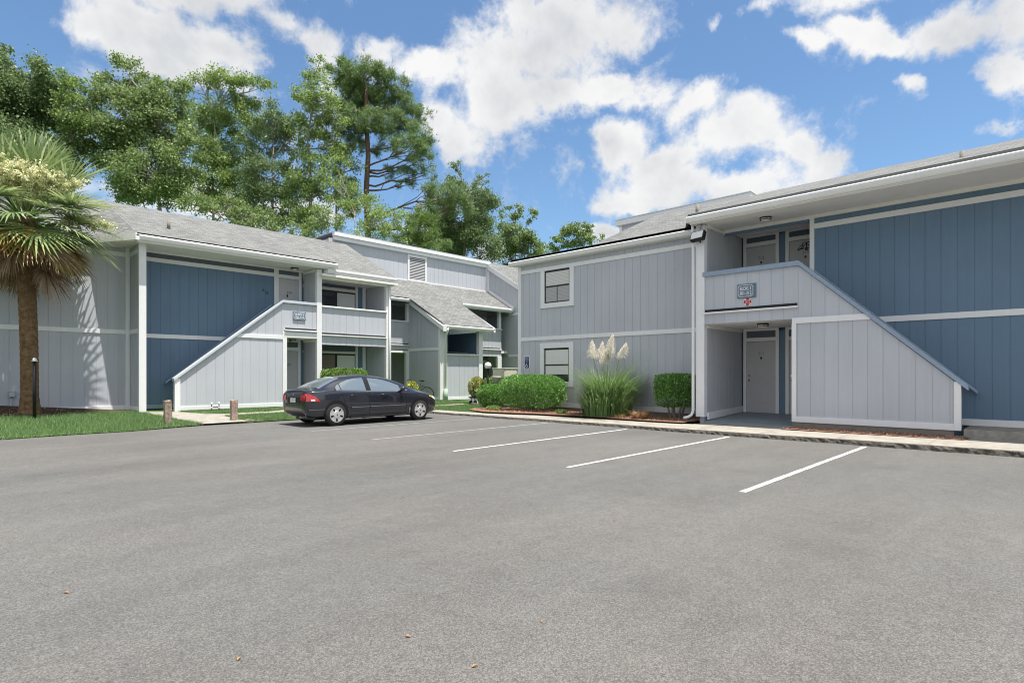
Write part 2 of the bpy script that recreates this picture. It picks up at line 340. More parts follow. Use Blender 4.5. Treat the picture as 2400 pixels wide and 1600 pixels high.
for k,y in enumerate(np.arange(-9,16.5,1.55)):
    mb.add([(kx(y)+.16,y,kz(y)+.0045),(wx(y)-.01,y,kz(y)+.0135),(wx(y)-.01,y+.014,kz(y)+.0135),(kx(y)+.16,y+.014,kz(y)+.0045)],[(0,1,2,3)])
tag(mb.build('sidewalk_joints','found'),kind='structure')
# lawn height in front of the far building
def smooth(t): t=max(0,min(1,t)); return t*t*(3-2*t)
def lawn_z(x,y):
    if x<9.5:
        t=max(0,min(1.08,(y-17.0)/5.65)); s=max(0,min(1.6,(5.5-x)/3.5)); return .02+t*(.17+.30*s)
    t=max(0,min(1,(y-16.2)/4)); return .05+.10*t
def patch(name,poly,m,lift=0,step=.4,kind='structure'):
    "a ground patch that follows the lawn"
    from mathutils.geometry import tessellate_polygon
    bm=bmesh.new(); vs=[bm.verts.new((x,y,0)) for x,y in poly]; bm.faces.new(vs)
    bmesh.ops.triangulate(bm,faces=bm.faces[:])
    for _ in range(6):
        es=[e for e in bm.edges if e.calc_length()>step*2]
        if not es: break
        bmesh.ops.subdivide_edges(bm,edges=es,cuts=1); bmesh.ops.triangulate(bm,faces=bm.faces[:])
    for v in bm.verts: v.co.z=lawn_z(v.co.x,v.co.y)+lift
    me=bpy.data.meshes.new(name); bm.to_mesh(me); bm.free(); me.materials.append(M[m])
    for p in me.polygons: p.use_smooth=True
    o=bpy.data.objects.new(name,me); COL.objects.link(o); return tag(o,kind=kind)
lawnA=[(-16,16.4),(-2,16.75),(1.4,16.85),(2.6,17.0),(3.9,16.95),(5.2,17.3),(5.9,17.45),(6.6,17.35),(8.0,17.42),(9.2,17.35),(13.3,17.0),(13.95,16.9),(14.0,15.0),(14.6,14.3),(16.6,15.4),(24.9,15.4),(24.9,24.0),(-16,24.0)]
patch('lawn',lawnA,'ground')
patch('walkway',[(5.75,17.36),(6.95,17.36),(7.0,19.35),(10.3,19.6),(10.3,20.1),(7.15,20.0),(6.2,21.55),(5.4,21.9),(5.42,20.6)],'conc',.024)
patch('walkway_strip',[(13.9,18.3),(17.5,18.6),(17.5,19.1),(13.9,18.75)],'conc',.024)
patch('soil_bed',[(-9,22.6),(-9,20.7),(0,20.55),(1.6,20.3),(2.9,20.5),(3.4,21.3),(5.2,22.1),(5.2,22.65)],'soil',.02)
# mulch bed between the walk and the near building
def bed(name,poly,z,m): return sheet(name,[poly],z,m)
bed('mulch_bed',[(14.45,7.42),(16.7,7.42),(16.7,15.5),(15.4,16.6),(14.4,15.9),(13.86,14.6),(14.08,13.4),(14.36,12.5),(14.44,11.2),(14.5,10),(14.42,8.8)],.135,'mulch')
bed('mulch_strip',[(14.62,1.42),(15.4,1.42),(15.4,4.93),(14.54,4.93)],.125,'mulch')
# ================================================================ near building (walls look to -X)
B3=empty('apartment_building',(17,4,0),'blue and gray apartment block on the right with a tall blue siding wall','building','two storey apartment blocks')
XW=16.6; XF=15.33; XD=17.9
def W(*a,**k): return board(B3,*a,**k)
# inside body
MB().box(XW+.06,25.2,7.44,15.36,0,5.80).build('wall','gray',B3)
MB().box(XW+.06,25.2,-14,4.5,0,5.62).build('wall','blue',B3)
MB().box(XD+.06,25.1,4.5,7.44,0,5.7).build('wall','darkpanel',B3)
MB().box(XF+.08,XW+.06,7.25,7.38,.05,5.62).build('wall','gray',B3)
# --- left wall with the two windows
siding(B3,'X',XW,7.44,15.43,.37,2.73,'gray')
siding(B3,'X',XW,7.44,15.43,2.83,5.32,'gray')
siding(B3,'X',XW,7.44,15.43,5.42,5.72,'gray')
W('skirt_board','X',XW,7.44,15.29,.225,.385); W('belt_board','X',XW,7.44,15.29,2.71,2.85); W('frieze_board','X',XW,7.44,15.29,5.30,5.44)
W('corner_board','X',XW,15.29,15.45,.2,5.74,o1=.038)
MB().box(XW,25.2,7.44,15.40,0,.21).build('foundation','found',B3)
def window(a0,a1,z0,z1,bw,lower):
    ow=W('window','X',XW,a0+bw*.8,a1-bw*.8,z0+bw*.5,z1,m='sash',o0=-.02,o1=.012,bevel=0)
    board(ow,'window_frame','X',XW,a0,a0+bw,z0,z1,o1=.055); board(ow,'window_frame','X',XW,a1-bw,a1,z0,z1,o1=.055)
    board(ow,'window_frame','X',XW,a0+bw,a1-bw,z0,z0+bw*.95,o1=.052)
    if lower: board(ow,'window_frame','X',XW,a0+bw,a1-bw,z1-bw,z1,o1=.052)
    zt=z1-(bw if lower else 0); zb=z0+bw*.95; am0=a0+bw; am1=a1-bw; zm=zb+(zt-zb)*.5
    # blinds just behind the glass
    if lower:
        board(ow,'blind','X',XW,am0+.05,am1-.03,zb+.27,zt-.07,m='blind',o0=.013,o1=.016,bevel=0)
        board(ow,'pane','X',XW,am0+.05,am1-.03,zb+.03,zb+.268,m='glass',o0=.013,o1=.0155,bevel=0)
    else:
        for (b0,b1,c0,c1) in ((am0+.05,am1-.03,zm+.03,zt-.09),(am0+.05,(am0+am1)/2-.015,zb+.05,zm-.03),((am0+am1)/2+.015,am1-.03,zb+.05,zm-.03)):
            mb=MB(); z=c0; f=fr('X',XW)
            while z<c1-.02:
                mb.add([f(b0,z,.0135),f(b1,z,.0135),f(b1,z+.045,.022),f(b0,z+.045,.022)],[(0,1,2,3)]); z+=.05
            mb.build('blind','blind' if c0>zm else 'graydoor',ow)
    board(ow,'sash_rail','X',XW,am0+.01,am1-.01,zm-.03,zm+.02,m='sash',o0=.013,o1=.03,bevel=0)
    board(ow,'sash_rail','X',XW,am1-.05,am1-.012,zb+.01,zt-.012,m='sash',o0=.013,o1=.028,bevel=0)
    if not lower: board(ow,'sash_rail','X',XW,(am0+am1)/2-.012,(am0+am1)/2+.012,zb+.02,zm-.03,m='sash',o0=.013,o1=.027,bevel=0)
window(12.70,14.27,3.90,5.305,.19,False); window(12.72,14.30,.97,2.60,.2,True)
def gutter(p,ax,c,a0,a1,z0,z1,w=.12):
    f=fr(ax,c); sec=[(0,z1),(w*.85,z1),(w,z1-.02),(w,z1-.06),(w*.8,z0+.03),(w*.62,z0),(0,z0)]
    mb=MB(); n=len(sec); mb.add([f(a0,z,o) for o,z in sec]+[f(a1,z,o) for o,z in sec],[tuple(range(n)),tuple(range(2*n-1,n-1,-1))]+[(i,i+n,(i+1)%n+n,(i+1)%n) for i in range(n)])
    return mb.build('gutter','gutter',p)
gutter(B3,'X',16.42,7.46,15.72,5.63,5.79); W('fascia','X',16.42,7.46,15.6,5.62,5.80,o0=-.2,o1=-.002)
MB().box(16.36,16.6,7.46,15.62,5.795,5.875).build('drip_edge','drip',B3)
# --- stair wing
f3=fr('X',XF)
def capz(y): return 4.19 if y>=4.75 else 4.19-(4.75-y)*(4.19-1.30)/(4.75-1.60)
siding(B3,'X',XF,4.9,7.19,2.82,lambda a:4.15,'gray',phase=.19)
siding(B3,'X',XF,1.6,4.9,2.80,lambda a:max(2.80,capz(a)-.06),'gray',breaks=(4.75,3.22,3.3,3.15))
siding(B3,'X',XF,1.62,4.82,.36,lambda a:min(2.74,capz(a)-.06),'gray',breaks=(3.2,3.25,3.1,3.15))
W('belt_board','X',XF,3.2,4.9,2.70,2.84,o1=.032); W('frame_board','X',XF,4.80,4.905,.25,2.70,o1=.036)
W('skirt_board','X',XF,1.66,4.80,.25,.39,o1=.032); W('end_post','X',XF,1.54,1.66,.25,1.28,o0=-.10,o1=.04)
MB().box(XF+.0,XF+.09,1.66,4.9,.0,.25).build('foundation','found',B3)
def slant(p,y0,z0,y1,z1,x0,x1,t,name,m):
    return MB().add([(x,y,z+d) for x in (x0,x1) for (y,z) in ((y0,z0),(y1,z1)) for d in (0,t)],[(0,1,3,2),(4,6,7,5),(0,4,5,1),(2,3,7,6),(0,2,6,4),(1,5,7,3)]).build(name,m,p,bevel=.006)
slant(B3,1.42,1.10,4.75,4.145,XF-.06,XF+.16,.115,'stair_rail_cap','cap'); MB().box(XF-.062,XF+.162,4.742,7.24,4.135,4.255).build('parapet_cap','cap',B3,bevel=.006)
slant(B3,1.36,1.0,4.70,4.10,XW-.2,XW-.065,.07,'wall_rail_cap','cap')
# slot and ledge across the parapet
W('slot','X',XF,4.78,7.2,3.145,3.215,m='dark',o0=-.02,o1=.006,bevel=0); W('ledge','X',XF,4.76,7.24,3.095,3.14,o0=-.02,o1=.07,m='gutter')
# stair flight
mb=MB()
for k in range(14):
    y=2.0+k*.2; mb.box(XF+.09,XW-.07,y,y+.24,.2+(k)*.19,.2+(k+1)*.196)
mb.build('stair_flight','conc',B3)
# post, end wall and inner wall
W('corner_post','X',XF,7.19,7.44,.25,5.58,o0=-.14,o1=.045)
siding(B3,'Y',7.19,XF+.14,XD,.28,2.80,'gray',phase=.2,thick=.03); siding(B3,'Y',7.19,XF+.14,XD,2.95,5.62,'gray',phase=.2,thick=.03)
siding(B3,'Y+',7.44,XF+.14,XW,.28,5.6,'gray',phase=.2,thick=.03)
MB().add([(XF+.14,7.15,.17),(XD,7.15,.28),(XD,7.15,.45),(XF+.14,7.15,.36),(XF+.14,7.19,.17),(XD,7.19,.28),(XD,7.19,.45),(XF+.14,7.19,.36)],[(0,1,2,3),(0,4,5,1),(3,2,6,7),(1,5,6,2),(0,3,7,4)]).build('skirt_board','white',B3)
board(B3,'trim_board','Y',7.19,XF+.14,XD,2.72,2.82,o0=0,o1=.025,m='soffit'); board(B3,'trim_board','Y',7.19,XF+.14,XW,5.52,5.62,o0=0,o1=.025,m='soffit')
# porch floor, balcony slab, ceilings
MB().add([(XF-.05,4.9,.14),(XD+.1,4.5,.28),(XD+.1,7.2,.28),(XF-.05,7.2,.14),(XF-.05,4.9,0),(XD+.1,4.5,0),(XD+.1,7.2,0),(XF-.05,7.2,0)],[(0,1,2,3),(0,3,7,4),(0,4,5,1),(3,2,6,7)]).build('porch_floor','porch',B3)
MB().box(XF+.07,XD,4.5,7.18,2.82,2.95).build('balcony_floor','soffit',B3)
siding(B3,'Y+',4.5,XW+.08,XD,.28,2.82,'gray',phase=.2,thick=.03); siding(B3,'Y+',4.5,XW+.08,XD,2.95,5.6,'gray',phase=.2,thick=.03)
MB().box(XF-.36,XD,4.5,7.5,5.64,5.70).build('soffit','soffit',B3)
W('fascia_panel','X',XW,4.9,7.18,5.48,5.63,m='blue',o0=-.05,o1=0,bevel=0)
# doors
def doorset(p,z0,ztop,ztr0,ztr1,num,nd):
    for (a0,a1,n) in ((6.18,7.04,num),(4.92,5.80,nd)):
        d=board(p,'door','X',XD,a0,a1,z0,ztop,m='graydoor',o0=-.02,o1=.015)
        board(p,'transom_panel','X',XD,a0-.02 if n==num else a0,a1+(.07 if n==num else 0),ztr0,ztr1,m='darkpanel',o0=-.02,o1=.01,bevel=0)
        board(p,'door_head','X',XD,a0-.1,a1+.1,ztop+.01,ztr0-.002,m='white',o0=-.02,o1=.04); board(p,'door_head','X',XD,a0-.1,a1+.1,ztr1+.002,ztr1+.085,m='white',o0=-.02,o1=.04)
        for q in (a0-.10,a1+.003): board(p,'door_jamb','X',XD,q,q+.097,z0,ztr1+.06,m='white',o0=-.02,o1=.045)
        text(d,n,.13,(XD-.017,(a0+a1)/2,ztop-.36),(0,-1,0),(0,0,1),'graynum','door_number',.004)
        board(d,'viewer','X',XD,(a0+a1)/2-.03,(a0+a1)/2+.02,ztop-.53,ztop-.46,m='darknum',o0=.015,o1=.02,bevel=0)
        hy=a1-.07
        MB().lathe([(.03,0),(.03,.012),(.012,.02),(.012,.05),(.028,.06),(.028,.085),(.01,.092)],(XD-.015,hy,z0+.98),12,'X').build('handle','chrome',d)
        MB().lathe([(.028,-.025),(.028,0)],(XD-.012,hy,z0+1.12),12,'X').build('lock','chrome',d)
    board(p,'side_panel','X',XD,5.90,6.08,z0,ztr1,m='blue',o0=-.02,o1=.02,bevel=0)
doorset(B3,.27,2.42,2.545,2.745,'311','309'); doorset(B3,2.95,5.31,5.44,5.60,'312','310')
# --- blue wall
siding(B3,'X',XW,-14,4.86,.42,2.73,'blue',phase=.17); siding(B3,'X',XW,-14,4.86,2.84,5.29,'blue',phase=.17); siding(B3,'X',XW,-14,4.86,5.40,5.56,'blue',phase=.17)
W('skirt_board','X',XW,-14,1.9,.285,.43); W('belt_board','X',XW,-14,4.75,2.715,2.855); W('frieze_board','X',XW,-14,4.75,5.275,5.415)
W('corner_board','X',XW,4.75,4.86,2.95,5.56,o1=.036); W('soffit_trim','X',XW,-14,7.18,5.555,5.638,o1=.05,m='soffit')
MB().add([(15.02,-14,5.60),(15.02,7.5,5.60),(XW,7.5,5.638),(XW,-14,5.638),(15.02,-14,5.64),(15.02,7.5,5.64),(XW,7.5,5.68),(XW,-14,5.68)],[(0,1,2,3),(0,4,5,1),(1,5,6,2)]).build('soffit','soffit',B3)
gutter(B3,'X',15.05,-14,7.56,5.625,5.785); W('fascia','X',15.05,-14,7.5,5.58,5.79,o0=-.05,o1=-.002,m='gutter')
MB().box(15.0,15.25,-14,7.5,5.787,5.845).build('drip_edge','drip',B3)
MB().box(15.33,XW+.02,-14,1.5,0,.285).build('landing','conc',B3)
# --- downspout
mb=MB().tube([(15.22,7.50,5.62),(15.22,7.50,5.45),(15.245,7.50,5.3),(15.245,7.50,.42),(15.22,7.53,.30),(15.14,7.60,.235),(15.04,7.68,.215)],.042,8)
mb.build('downspout','gutter',B3,smooth=True)
# --- roofs
roof(B3,'roof',[((14.98,-14,5.86),(14.98,7.52,5.86),(20.6,7.52,7.74),(20.6,-14,7.74)),((16.36,7.40,5.885),(16.36,11.75,5.885),(20.6,11.75,7.72),(20.6,7.40,7.72)),((20.62,-14,7.73),(20.62,11.75,7.71),(26,11.75,5.8),(26,-14,5.8))])
roof(B3,'roof',[((16.36,11.76,5.885),(16.36,15.62,5.885),(25.5,15.62,6.0),(25.5,11.76,6.0))],thick=.06)
roof(B3,'roof',[((14.98,7.525,5.86),(16.36,8.3,5.89),(20.6,7.525,7.74))],thick=.02)
for yv in (11.74,):
    MB().add([(16.5,yv,5.8),(25.4,yv,5.8),(20.6,yv,7.62)],[(0,1,2)]).build('gable_wall','gray',B3)
mn=MB().box(21.6,25,8.4,14.0,5.9,7.95).build('roof_monitor','gray',B3)
MB().box(21.45,25.1,8.3,14.15,7.9,8.13).build('monitor_fascia','white',mn); MB().box(21.42,25.13,8.27,14.18,8.135,8.165).build('monitor_cap','white',mn)
MB().box(21.56,21.62,13.9,14.03,6.8,7.9).build('corner_board','white',mn)
for (x,y) in ((15.85,1.58),(15.6,7.55)): MB().tube([(x,y,5.9),(x,y,6.28)],.045,10).build('vent_pipe','found',B3,smooth=True)
# ================================================================ far building (walls look to -Y)
B4=empty('apartment_building',(12,24,0),'gray apartment block across the back behind the car with a louvred roof vent','building','two storey apartment blocks')
YW=22.65; YF=21.5
def V(*a,**k): return board(B4,*a,**k)
MB().box(-12,5.2,YW+.06,34,0,5.6).build('wall','gray',B4); MB().box(5.2,11.33,YW+.06,34,0,5.6).build('wall','blue',B4)
MB().box(11.4,17.6,26.6,34,0,5.4).build('wall','gray',B4); MB().box(17.6,25.0,26.6,34,0,5.2).build('wall','gray',B4)
# left wall behind the palm
siding(B4,'Y',YW,-12,5.10,.40,2.78,'gray'); siding(B4,'Y',YW,-12,5.10,2.90,5.36,'gray'); siding(B4,'Y',YW,-12,5.1,5.46,5.66,'gray')
V('skirt_board','Y',YW,-12,5.08,.26,.405); V('belt_board','Y',YW,-12,5.08,2.765,2.905); V('frieze_board','Y',YW,-12,5.08,5.34,5.48)
V('corner_board','Y',YW,5.08,5.20,.2,5.7,o1=.036); gutter(B4,'Y',YW-.02,-12,4.98,5.62,5.77,w=.17)
# end of the stair wing
siding(B4,'X',5.21,YF,YW,.36,2.78,'gray',phase=.15,thick=.05); siding(B4,'X',5.21,YF,YW,2.90,5.36,'gray',phase=.15,thick=.05); siding(B4,'X',5.21,YF,YW,5.46,5.66,'gray',phase=.15,thick=.05)
for (z0,z1,n) in ((.25,.38,'skirt_board'),(2.765,2.905,'belt_board'),(5.34,5.48,'frieze_board')): board(B4,n,'X',5.21,YF+.1,YW-.035,z0,z1)
MB().box(5.185,5.39,YF-.05,YF+.1,.2,5.64).build('corner_post','white',B4,bevel=.005)
# blue wall and upper door
siding(B4,'Y',YW,5.39,10.12,.38,2.70,'blue'); siding(B4,'Y',YW,5.39,10.12,2.80,5.32,'blue'); siding(B4,'Y',YW,5.39,10.12,5.42,5.62,'darkpanel')
V('skirt_board','Y',YW,5.39,7,.25,.395,m='cap'); V('belt_board','Y',YW,5.39,10.1,2.68,2.82); V('frieze_board','Y',YW,5.39,10.1,5.30,5.44); V('corner_board','Y',YW,10.1,10.2,2.95,5.62,o1=.036)
V('soffit_trim','Y',YW,5.3,11.33,5.60,5.67,o1=.06,m='soffit')
def door4(x0,x1,z0,zt,t0,t1,num):
    d=V('door','Y',YW,x0,x1,z0,zt,m='graydoor',o0=-.02,o1=.015)
    V('transom_panel','Y',YW,x0-.02,x1+.04,t0,t1,m='darkpanel',o0=-.02,o1=.01,bevel=0)
    V('door_head','Y',YW,x0,x1+.1,zt+.01,t0-.002,o0=-.02,o1=.04); V('door_head','Y',YW,x0,x1+.1,t1+.002,t1+.09,o0=-.02,o1=.04)
    V('door_jamb','Y',YW,x1+.004,x1+.11,z0,t1+.05,o0=-.02,o1=.045); V('door_jamb','Y',YW,x0-.10,x0-.003,z0,t1+.05,o0=-.02,o1=.045)
    text(d,num,.14,((x0+x1)/2+.02,YW-.018,zt-.55),(1,0,0),(0,0,1),'graynum','door_number',.004)
    board(d,'viewer','Y',YW,(x0+x1)/2-.09,(x0+x1)/2-.03,zt-.74,zt-.63,m='darknum',o0=.015,o1=.02,bevel=0)
    MB().lathe([(.03,0),(.012,-.02),(.028,-.06),(.01,-.09)],(x0+.08,YW-.015,z0+.98),12,'Y').build('handle','chrome',d)
door4(10.28,11.12,2.95,5.27,5.42,5.585,'410'); door4(10.24,11.08,.2,2.36,2.52,2.73,'409')
MB().box(10.05,11.4,YF+.08,YW,2.82,2.95).build('balcony_floor','soffit',B4)
for i,(ch,x,z) in enumerate((('4',9.66,4.71),('1',9.75,4.66),('0',9.84,4.62))): text(B4,ch,.15,(x,YW-.005,z),(1,0,0),(0,0,1),'darknum','house_number',.006)
siding(B4,'X',11.33,YF+.1,YW,.3,2.75,'gray',phase=.15,thick=.09); siding(B4,'X',11.33,YF+.1,YW,2.95,5.62,'gray',phase=.15,thick=.09)
board(B4,'trim_board','X',11.33,YF+.1,YW,2.72,2.82,o0=0,o1=.03,m='soffit'); board(B4,'trim_board','X',11.33,YF+.1,YW,5.52,5.62,o0=0,o1=.03,m='soffit')
MB().box(11.30,11.51,YF-.05,YF+.1,.05,5.62).build('corner_post','white',B4,bevel=.005)
# stair panel
def cap4(x): return 4.19 if x>=9.92 else 4.19-(9.92-x)*(4.19-1.27)/(9.92-6.25)
siding(B4,'Y',YF,7.9,10.0,2.80,lambda a:max(2.80,cap4(a)-.05),'gray',breaks=(8.1,8.2,8.25,8.3,9.92),phase=.14); siding(B4,'Y',YF,10.0,11.31,3.0,4.14,'gray',phase=.2)
siding(B4,'Y',YF,6.36,9.95,.33,lambda a:min(2.79,cap4(a)-.05),'gray',breaks=(8.1,8.2,8.25,8.3),phase=.22)
V('belt_board','Y',YF,8.22,9.93,2.76,2.90); V('frame_board','Y',YF,9.92,10.08,.2,2.86,o1=.034); V('head_board','Y',YF,9.92,11.31,2.84,3.05,o1=.036)
V('skirt_board','Y',YF,6.39,9.92,.21,.345); V('end_post','Y',YF,6.22,6.39,.17,1.29,o0=-.1,o1=.036)
def slant4(p,x0,z0,x1,z1,y0,y1,t,name,m):
    return MB().add([(x,y,z+d) for y in (y0,y1) for (x,z) in ((x0,z0),(x1,z1)) for d in (0,t)],[(0,1,3,2),(4,6,7,5),(0,4,5,1),(2,3,7,6),(0,2,6,4),(1,5,7,3)]).build(name,m,p,bevel=.006)
slant4(B4,6.19,1.20,9.92,4.155,YF-.075,YF+.14,.10,'stair_rail_cap','capsun'); MB().box(9.915,11.30,YF-.075,YF+.14,4.15,4.252).build('parapet_cap','capsun',B4,bevel=.006)
slant4(B4,6.22,1.10,9.92,4.1,YW-.2,YW-.065,.07,'wall_rail_cap','cap')
V('slot','Y',YF,10.02,11.30,3.15,3.21,m='dark',o0=-.02,o1=.006,bevel=0); V('ledge','Y',YF,9.98,11.30,3.09,3.14,o0=-.02,o1=.09,m='gutter')
mb=MB()
for k in range(14): mb.box(6.9+k*.215,6.9+k*.215+.25,YF+.08,YW-.07,.2+k*.19,.2+(k+1)*.196)
mb.build('stair_flight','conc',B4)
MB().box(5.2,11.4,YF-.02,YW,.0,.17).build('foundation','found',B4)
# wing eaves
MB().box(5.1,11.6,21.15,YW,5.64,5.69).build('soffit','soffit',B4)
gutter(B4,'Y',21.17,5.02,12.0,5.68,5.85); V('fascia','Y',21.17,5.06,11.95,5.62,5.86,o0=-.05,o1=-.002,m='gutter')
MB().add([(4.15,22.38,5.80),(5.0,21.06,5.885),(5.0,21.06,5.66),(4.15,22.38,5.62),(4.2,22.42,5.80),(5.05,21.10,5.885),(5.05,21.10,5.66),(4.2,22.42,5.62)],[(0,1,2,3),(7,6,5,4),(0,4,5,1),(2,6,7,3),(0,3,7,4),(1,5,6,2)]).build('fascia','gutter',B4)
MB().add([(4.15,22.38,5.62),(5.0,21.06,5.66),(5.2,22.65,5.66),(4.2,22.65,5.62)],[(0,1,2,3)]).build('soffit','soffit',B4)
gb=MB(); gb.box(4.99,5.10,21.05,22.6,5.66,5.85).build('gutter','gutter',B4); MB().box(5.05,11.9,21.1,21.3,5.852,5.90).build('drip_edge','graydoor',B4)
# balcony bay
siding(B4,'Y',YF,11.51,14.56,3.0,4.13,'gray',phase=.2); siding(B4,'Y',YF,11.51,14.56,2.62,3.06,'gray',phase=.2,thick=.1,name='beam_panel')
MB().box(11.51,14.58,YF-.07,YF+.14,4.12,4.185).build('parapet_cap','white',B4,bevel=.005)
V('slot','Y',YF,11.53,14.54,3.045,3.10,m='dark',o0=-.02,o1=.006,bevel=0); V('ledge','Y',YF,11.51,14.56,2.985,3.03,o0=-.02,o1=.08,m='gutter')
MB().box(11.4,14.6,YF+.1,23.05,2.75,2.95).build('balcony_floor','soffit',B4)
siding(B4,'Y',YF,11.51,14.56,5.36,5.52,'gray',phase=.2,name='head_panel'); V('head_board','Y',YF,11.51,14.56,5.25,5.37,o1=.03,m='soffit')
MB().box(11.4,15,21.2,23.1,5.34,5.42).build('soffit','soffit',B4)
gutter(B4,'Y',21.30,11.62,14.92,5.46,5.62); V('fascia','Y',21.3,11.6,14.9,5.44,5.63,o0=-.2,o1=-.002,m='gutter')
MB().box(11.9,14.93,21.23,21.45,5.622,5.68).build('drip_edge','graydoor',B4)
YB=23.05
MB().box(11.4,14.6,YB+.03,26.6,0,5.34).build('wall','blue',B4)
for (z0,zt,t0,t1,low) in ((2.95,5.06,5.20,5.33,False),(.2,2.32,2.43,2.70,True)):
    V('transom_panel','Y',YB,11.42,13.97,t0,t1+.1 if not low else t1,m='darkpanel',o0=-.02,o1=.01,bevel=0); V('door_head','Y',YB,11.42,13.98,zt+.01,t0,o0=-.02,o1=.04)
    V('side_panel','Y',YB,14.09,14.34,z0,t1,m='blue',o0=-.02,o1=.012,bevel=0)
    V('door_jamb','Y',YB,13.98,14.09,z0,t1+.02,o0=-.02,o1=.045); V('door_jamb','Y',YB,14.34,14.50,z0,t1+.02,o0=-.02,o1=.045)
    gd=V('sliding_door','Y',YB,12.0,13.97,z0,zt,m='sash',o0=-.02,o1=.012,bevel=0)
    board(gd,'pane','Y',YB,12.05,12.98,z0+.05,zt-.05,m='brown' if low else 'glass',o0=.012,o1=.015,bevel=0)
    mb=MB(); f=fr('Y',YB); n=26
    for k in range(n):
        a=13.08+(.86)*k/n; b=13.08+.86*(k+1)/n
        mb.add([f(a,z0+.05,.014),f(b,z0+.05,.024),f(b,zt-.06,.024),f(a,zt-.06,.014)],[(0,1,2,3)])
    mb.build('curtain','blind',gd)
    board(gd,'sash_rail','Y',YB,12.98,13.07,z0,zt-.01,m='sash',o0=.012,o1=.03,bevel=0)
siding(B4,'X',14.55,YF+.1,YB,.25,2.74,'gray',phase=.2,thick=.04); siding(B4,'X',14.55,YF+.1,YB,2.95,5.4,'gray',phase=.2,thick=.04)
MB().box(14.55,14.80,YF-.05,YF+.1,.05,5.5).build('corner_post','white',B4,bevel=.005)
MB().tube([(14.69,YF-.09,5.45),(14.69,YF-.09,.25)],.04,8).build('downspout','gutter',B4,smooth=True)
MB().box(14.6,14.79,YF+.1,26.6,0,5.5).build('wall','gray',B4)
# left recess of the breezeway
YP=24.0
siding(B4,'Y',YP,14.8,17.62,2.66,4.05,'gray',phase=.2); MB().box(14.8,17.64,YP-.06,YP+.12,4.05,4.11).build('parapet_cap','white',B4)
V('slot','Y',YP,14.8,17.6,2.93,2.975,m='dark',o0=-.02,o1=.006,bevel=0); V('ledge','Y',YP,14.8,17.6,2.87,2.915,o0=-.02,o1=.07,m='gutter')
V('head_board','Y',YP,14.8,17.5,2.50,2.60,o1=.03,m='soffit'); V('post','Y',YP,17.44,17.62,.1,2.6,o0=-.12,o1=.05)
V('post','Y',YP,17.48,17.62,4.1,5.0,o0=-.12,o1=.03)
MB().box(14.75,25,YP+.12,26.6,2.66,2.8).build('balcony_floor','soffit',B4)
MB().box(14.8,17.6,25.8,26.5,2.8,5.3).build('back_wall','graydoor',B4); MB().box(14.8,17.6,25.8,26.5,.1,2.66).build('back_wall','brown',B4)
gutter(B4,'Y',23.62,14.86,17.52,5.02,5.17); MB().box(14.85,17.2,23.55,23.8,5.172,5.22).build('drip_edge','graydoor',B4)
# breezeway bay
XS=17.6
def rk(y): return 3.62+(y-21.1)*.555
siding(B4,'X',XS,YF,YP+.05,.3,2.60,'gray',phase=.2,thick=.05); siding(B4,'X',XS,YF,YP+.05,2.70,lambda a:rk(a)-.16,'gray',phase=.2,thick=.05)
board(B4,'belt_board','X',XS,YF+.02,YP,2.575,2.715); board(B4,'skirt_board','X',XS,YF+.02,YP,.22,.34)
mb=MB(); 
mb.add([(x,y,z) for x in (XS-.20,XS+.0) for (y,z) in ((21.0,rk(21.0)-.12),(23.7,rk(23.7)-.12),(23.7,rk(23.7)+.10),(21.0,rk(21.0)+.10))],[(0,1,2,3),(7,6,5,4),(0,4,5,1),(2,6,7,3),(0,3,7,4),(1,5,6,2)]).build('rake_board','white',B4)
MB().box(XS-.02,18.02,YF-.05,YF+.1,.2,3.62).build('corner_post','white',B4,bevel=.005)
MB().tube([(17.72,21.05,3.62),(17.72,21.08,3.45),(17.84,21.36,3.25),(17.84,21.38,.7)],.055,8).build('downspout','gutter',B4,smooth=True)
MB().tube([(17.84,21.36,.72),(17.84,21.36,.12)],.105,12).build('drain_pipe','green',B4,smooth=True)
siding(B4,'Y',YF,18.02,20.14,.30,2.36,'gray',phase=.2); V('skirt_board','Y',YF,18.02,20.14,.18,.315); MB().box(17.98,20.36,YF-.06,YF+.12,2.355,2.415).build('parapet_cap','white',B4)
V('post','Y',YF,20.12,20.38,.1,3.62,o0=-.16,o1=.04)
MB().box(18.0,20.2,23.9,24.0,.2,4.6).build('back_wall','blue',B4)
MB().add([(19.9+x,y,z) for x in (0,.08) for (y,z) in ((21.6,2.2),(21.6,2.45),(23.8,2.66),(23.8,2.45))],[(0,1,2,3),(7,6,5,4),(0,4,5,1),(1,5,6,2),(2,6,7,3)]).build('rail','white',B4)
MB().add([(x,23.85+d,z) for d in (0,.06) for (x,z) in ((18.1,2.9),(18.5,2.5),(18.72,2.5),(18.1,3.1))],[(0,1,2,3),(7,6,5,4),(0,4,5,1),(1,5,6,2),(2,6,7,3),(3,7,4,0)]).build('stair_stringer','white',B4)
MB().box(20.2,20.3,YF+.1,24,.1,3.55).build('wall','blue',B4)
gutter(B4,'Y',21.12,17.42,20.82,3.60,3.74); V('fascia','Y',21.12,17.45,20.78,3.56,3.75,o0=-.06,o1=-.002,m='gutter')
MB().box(17.5,20.7,21.08,21.3,3.742,3.79).build('drip_edge','graydoor',B4)
MB().add([(x,y,z) for x in (20.72,20.84) for (y,z) in ((21.0,rk(21.0)-.02),(23.6,rk(23.6)-.02),(23.6,rk(23.6)+.19),(21.0,rk(21.0)+.19))],[(0,1,2,3),(7,6,5,4),(0,4,5,1),(2,6,7,3),(0,3,7,4),(1,5,6,2)]).build('rake_board','white',B4)
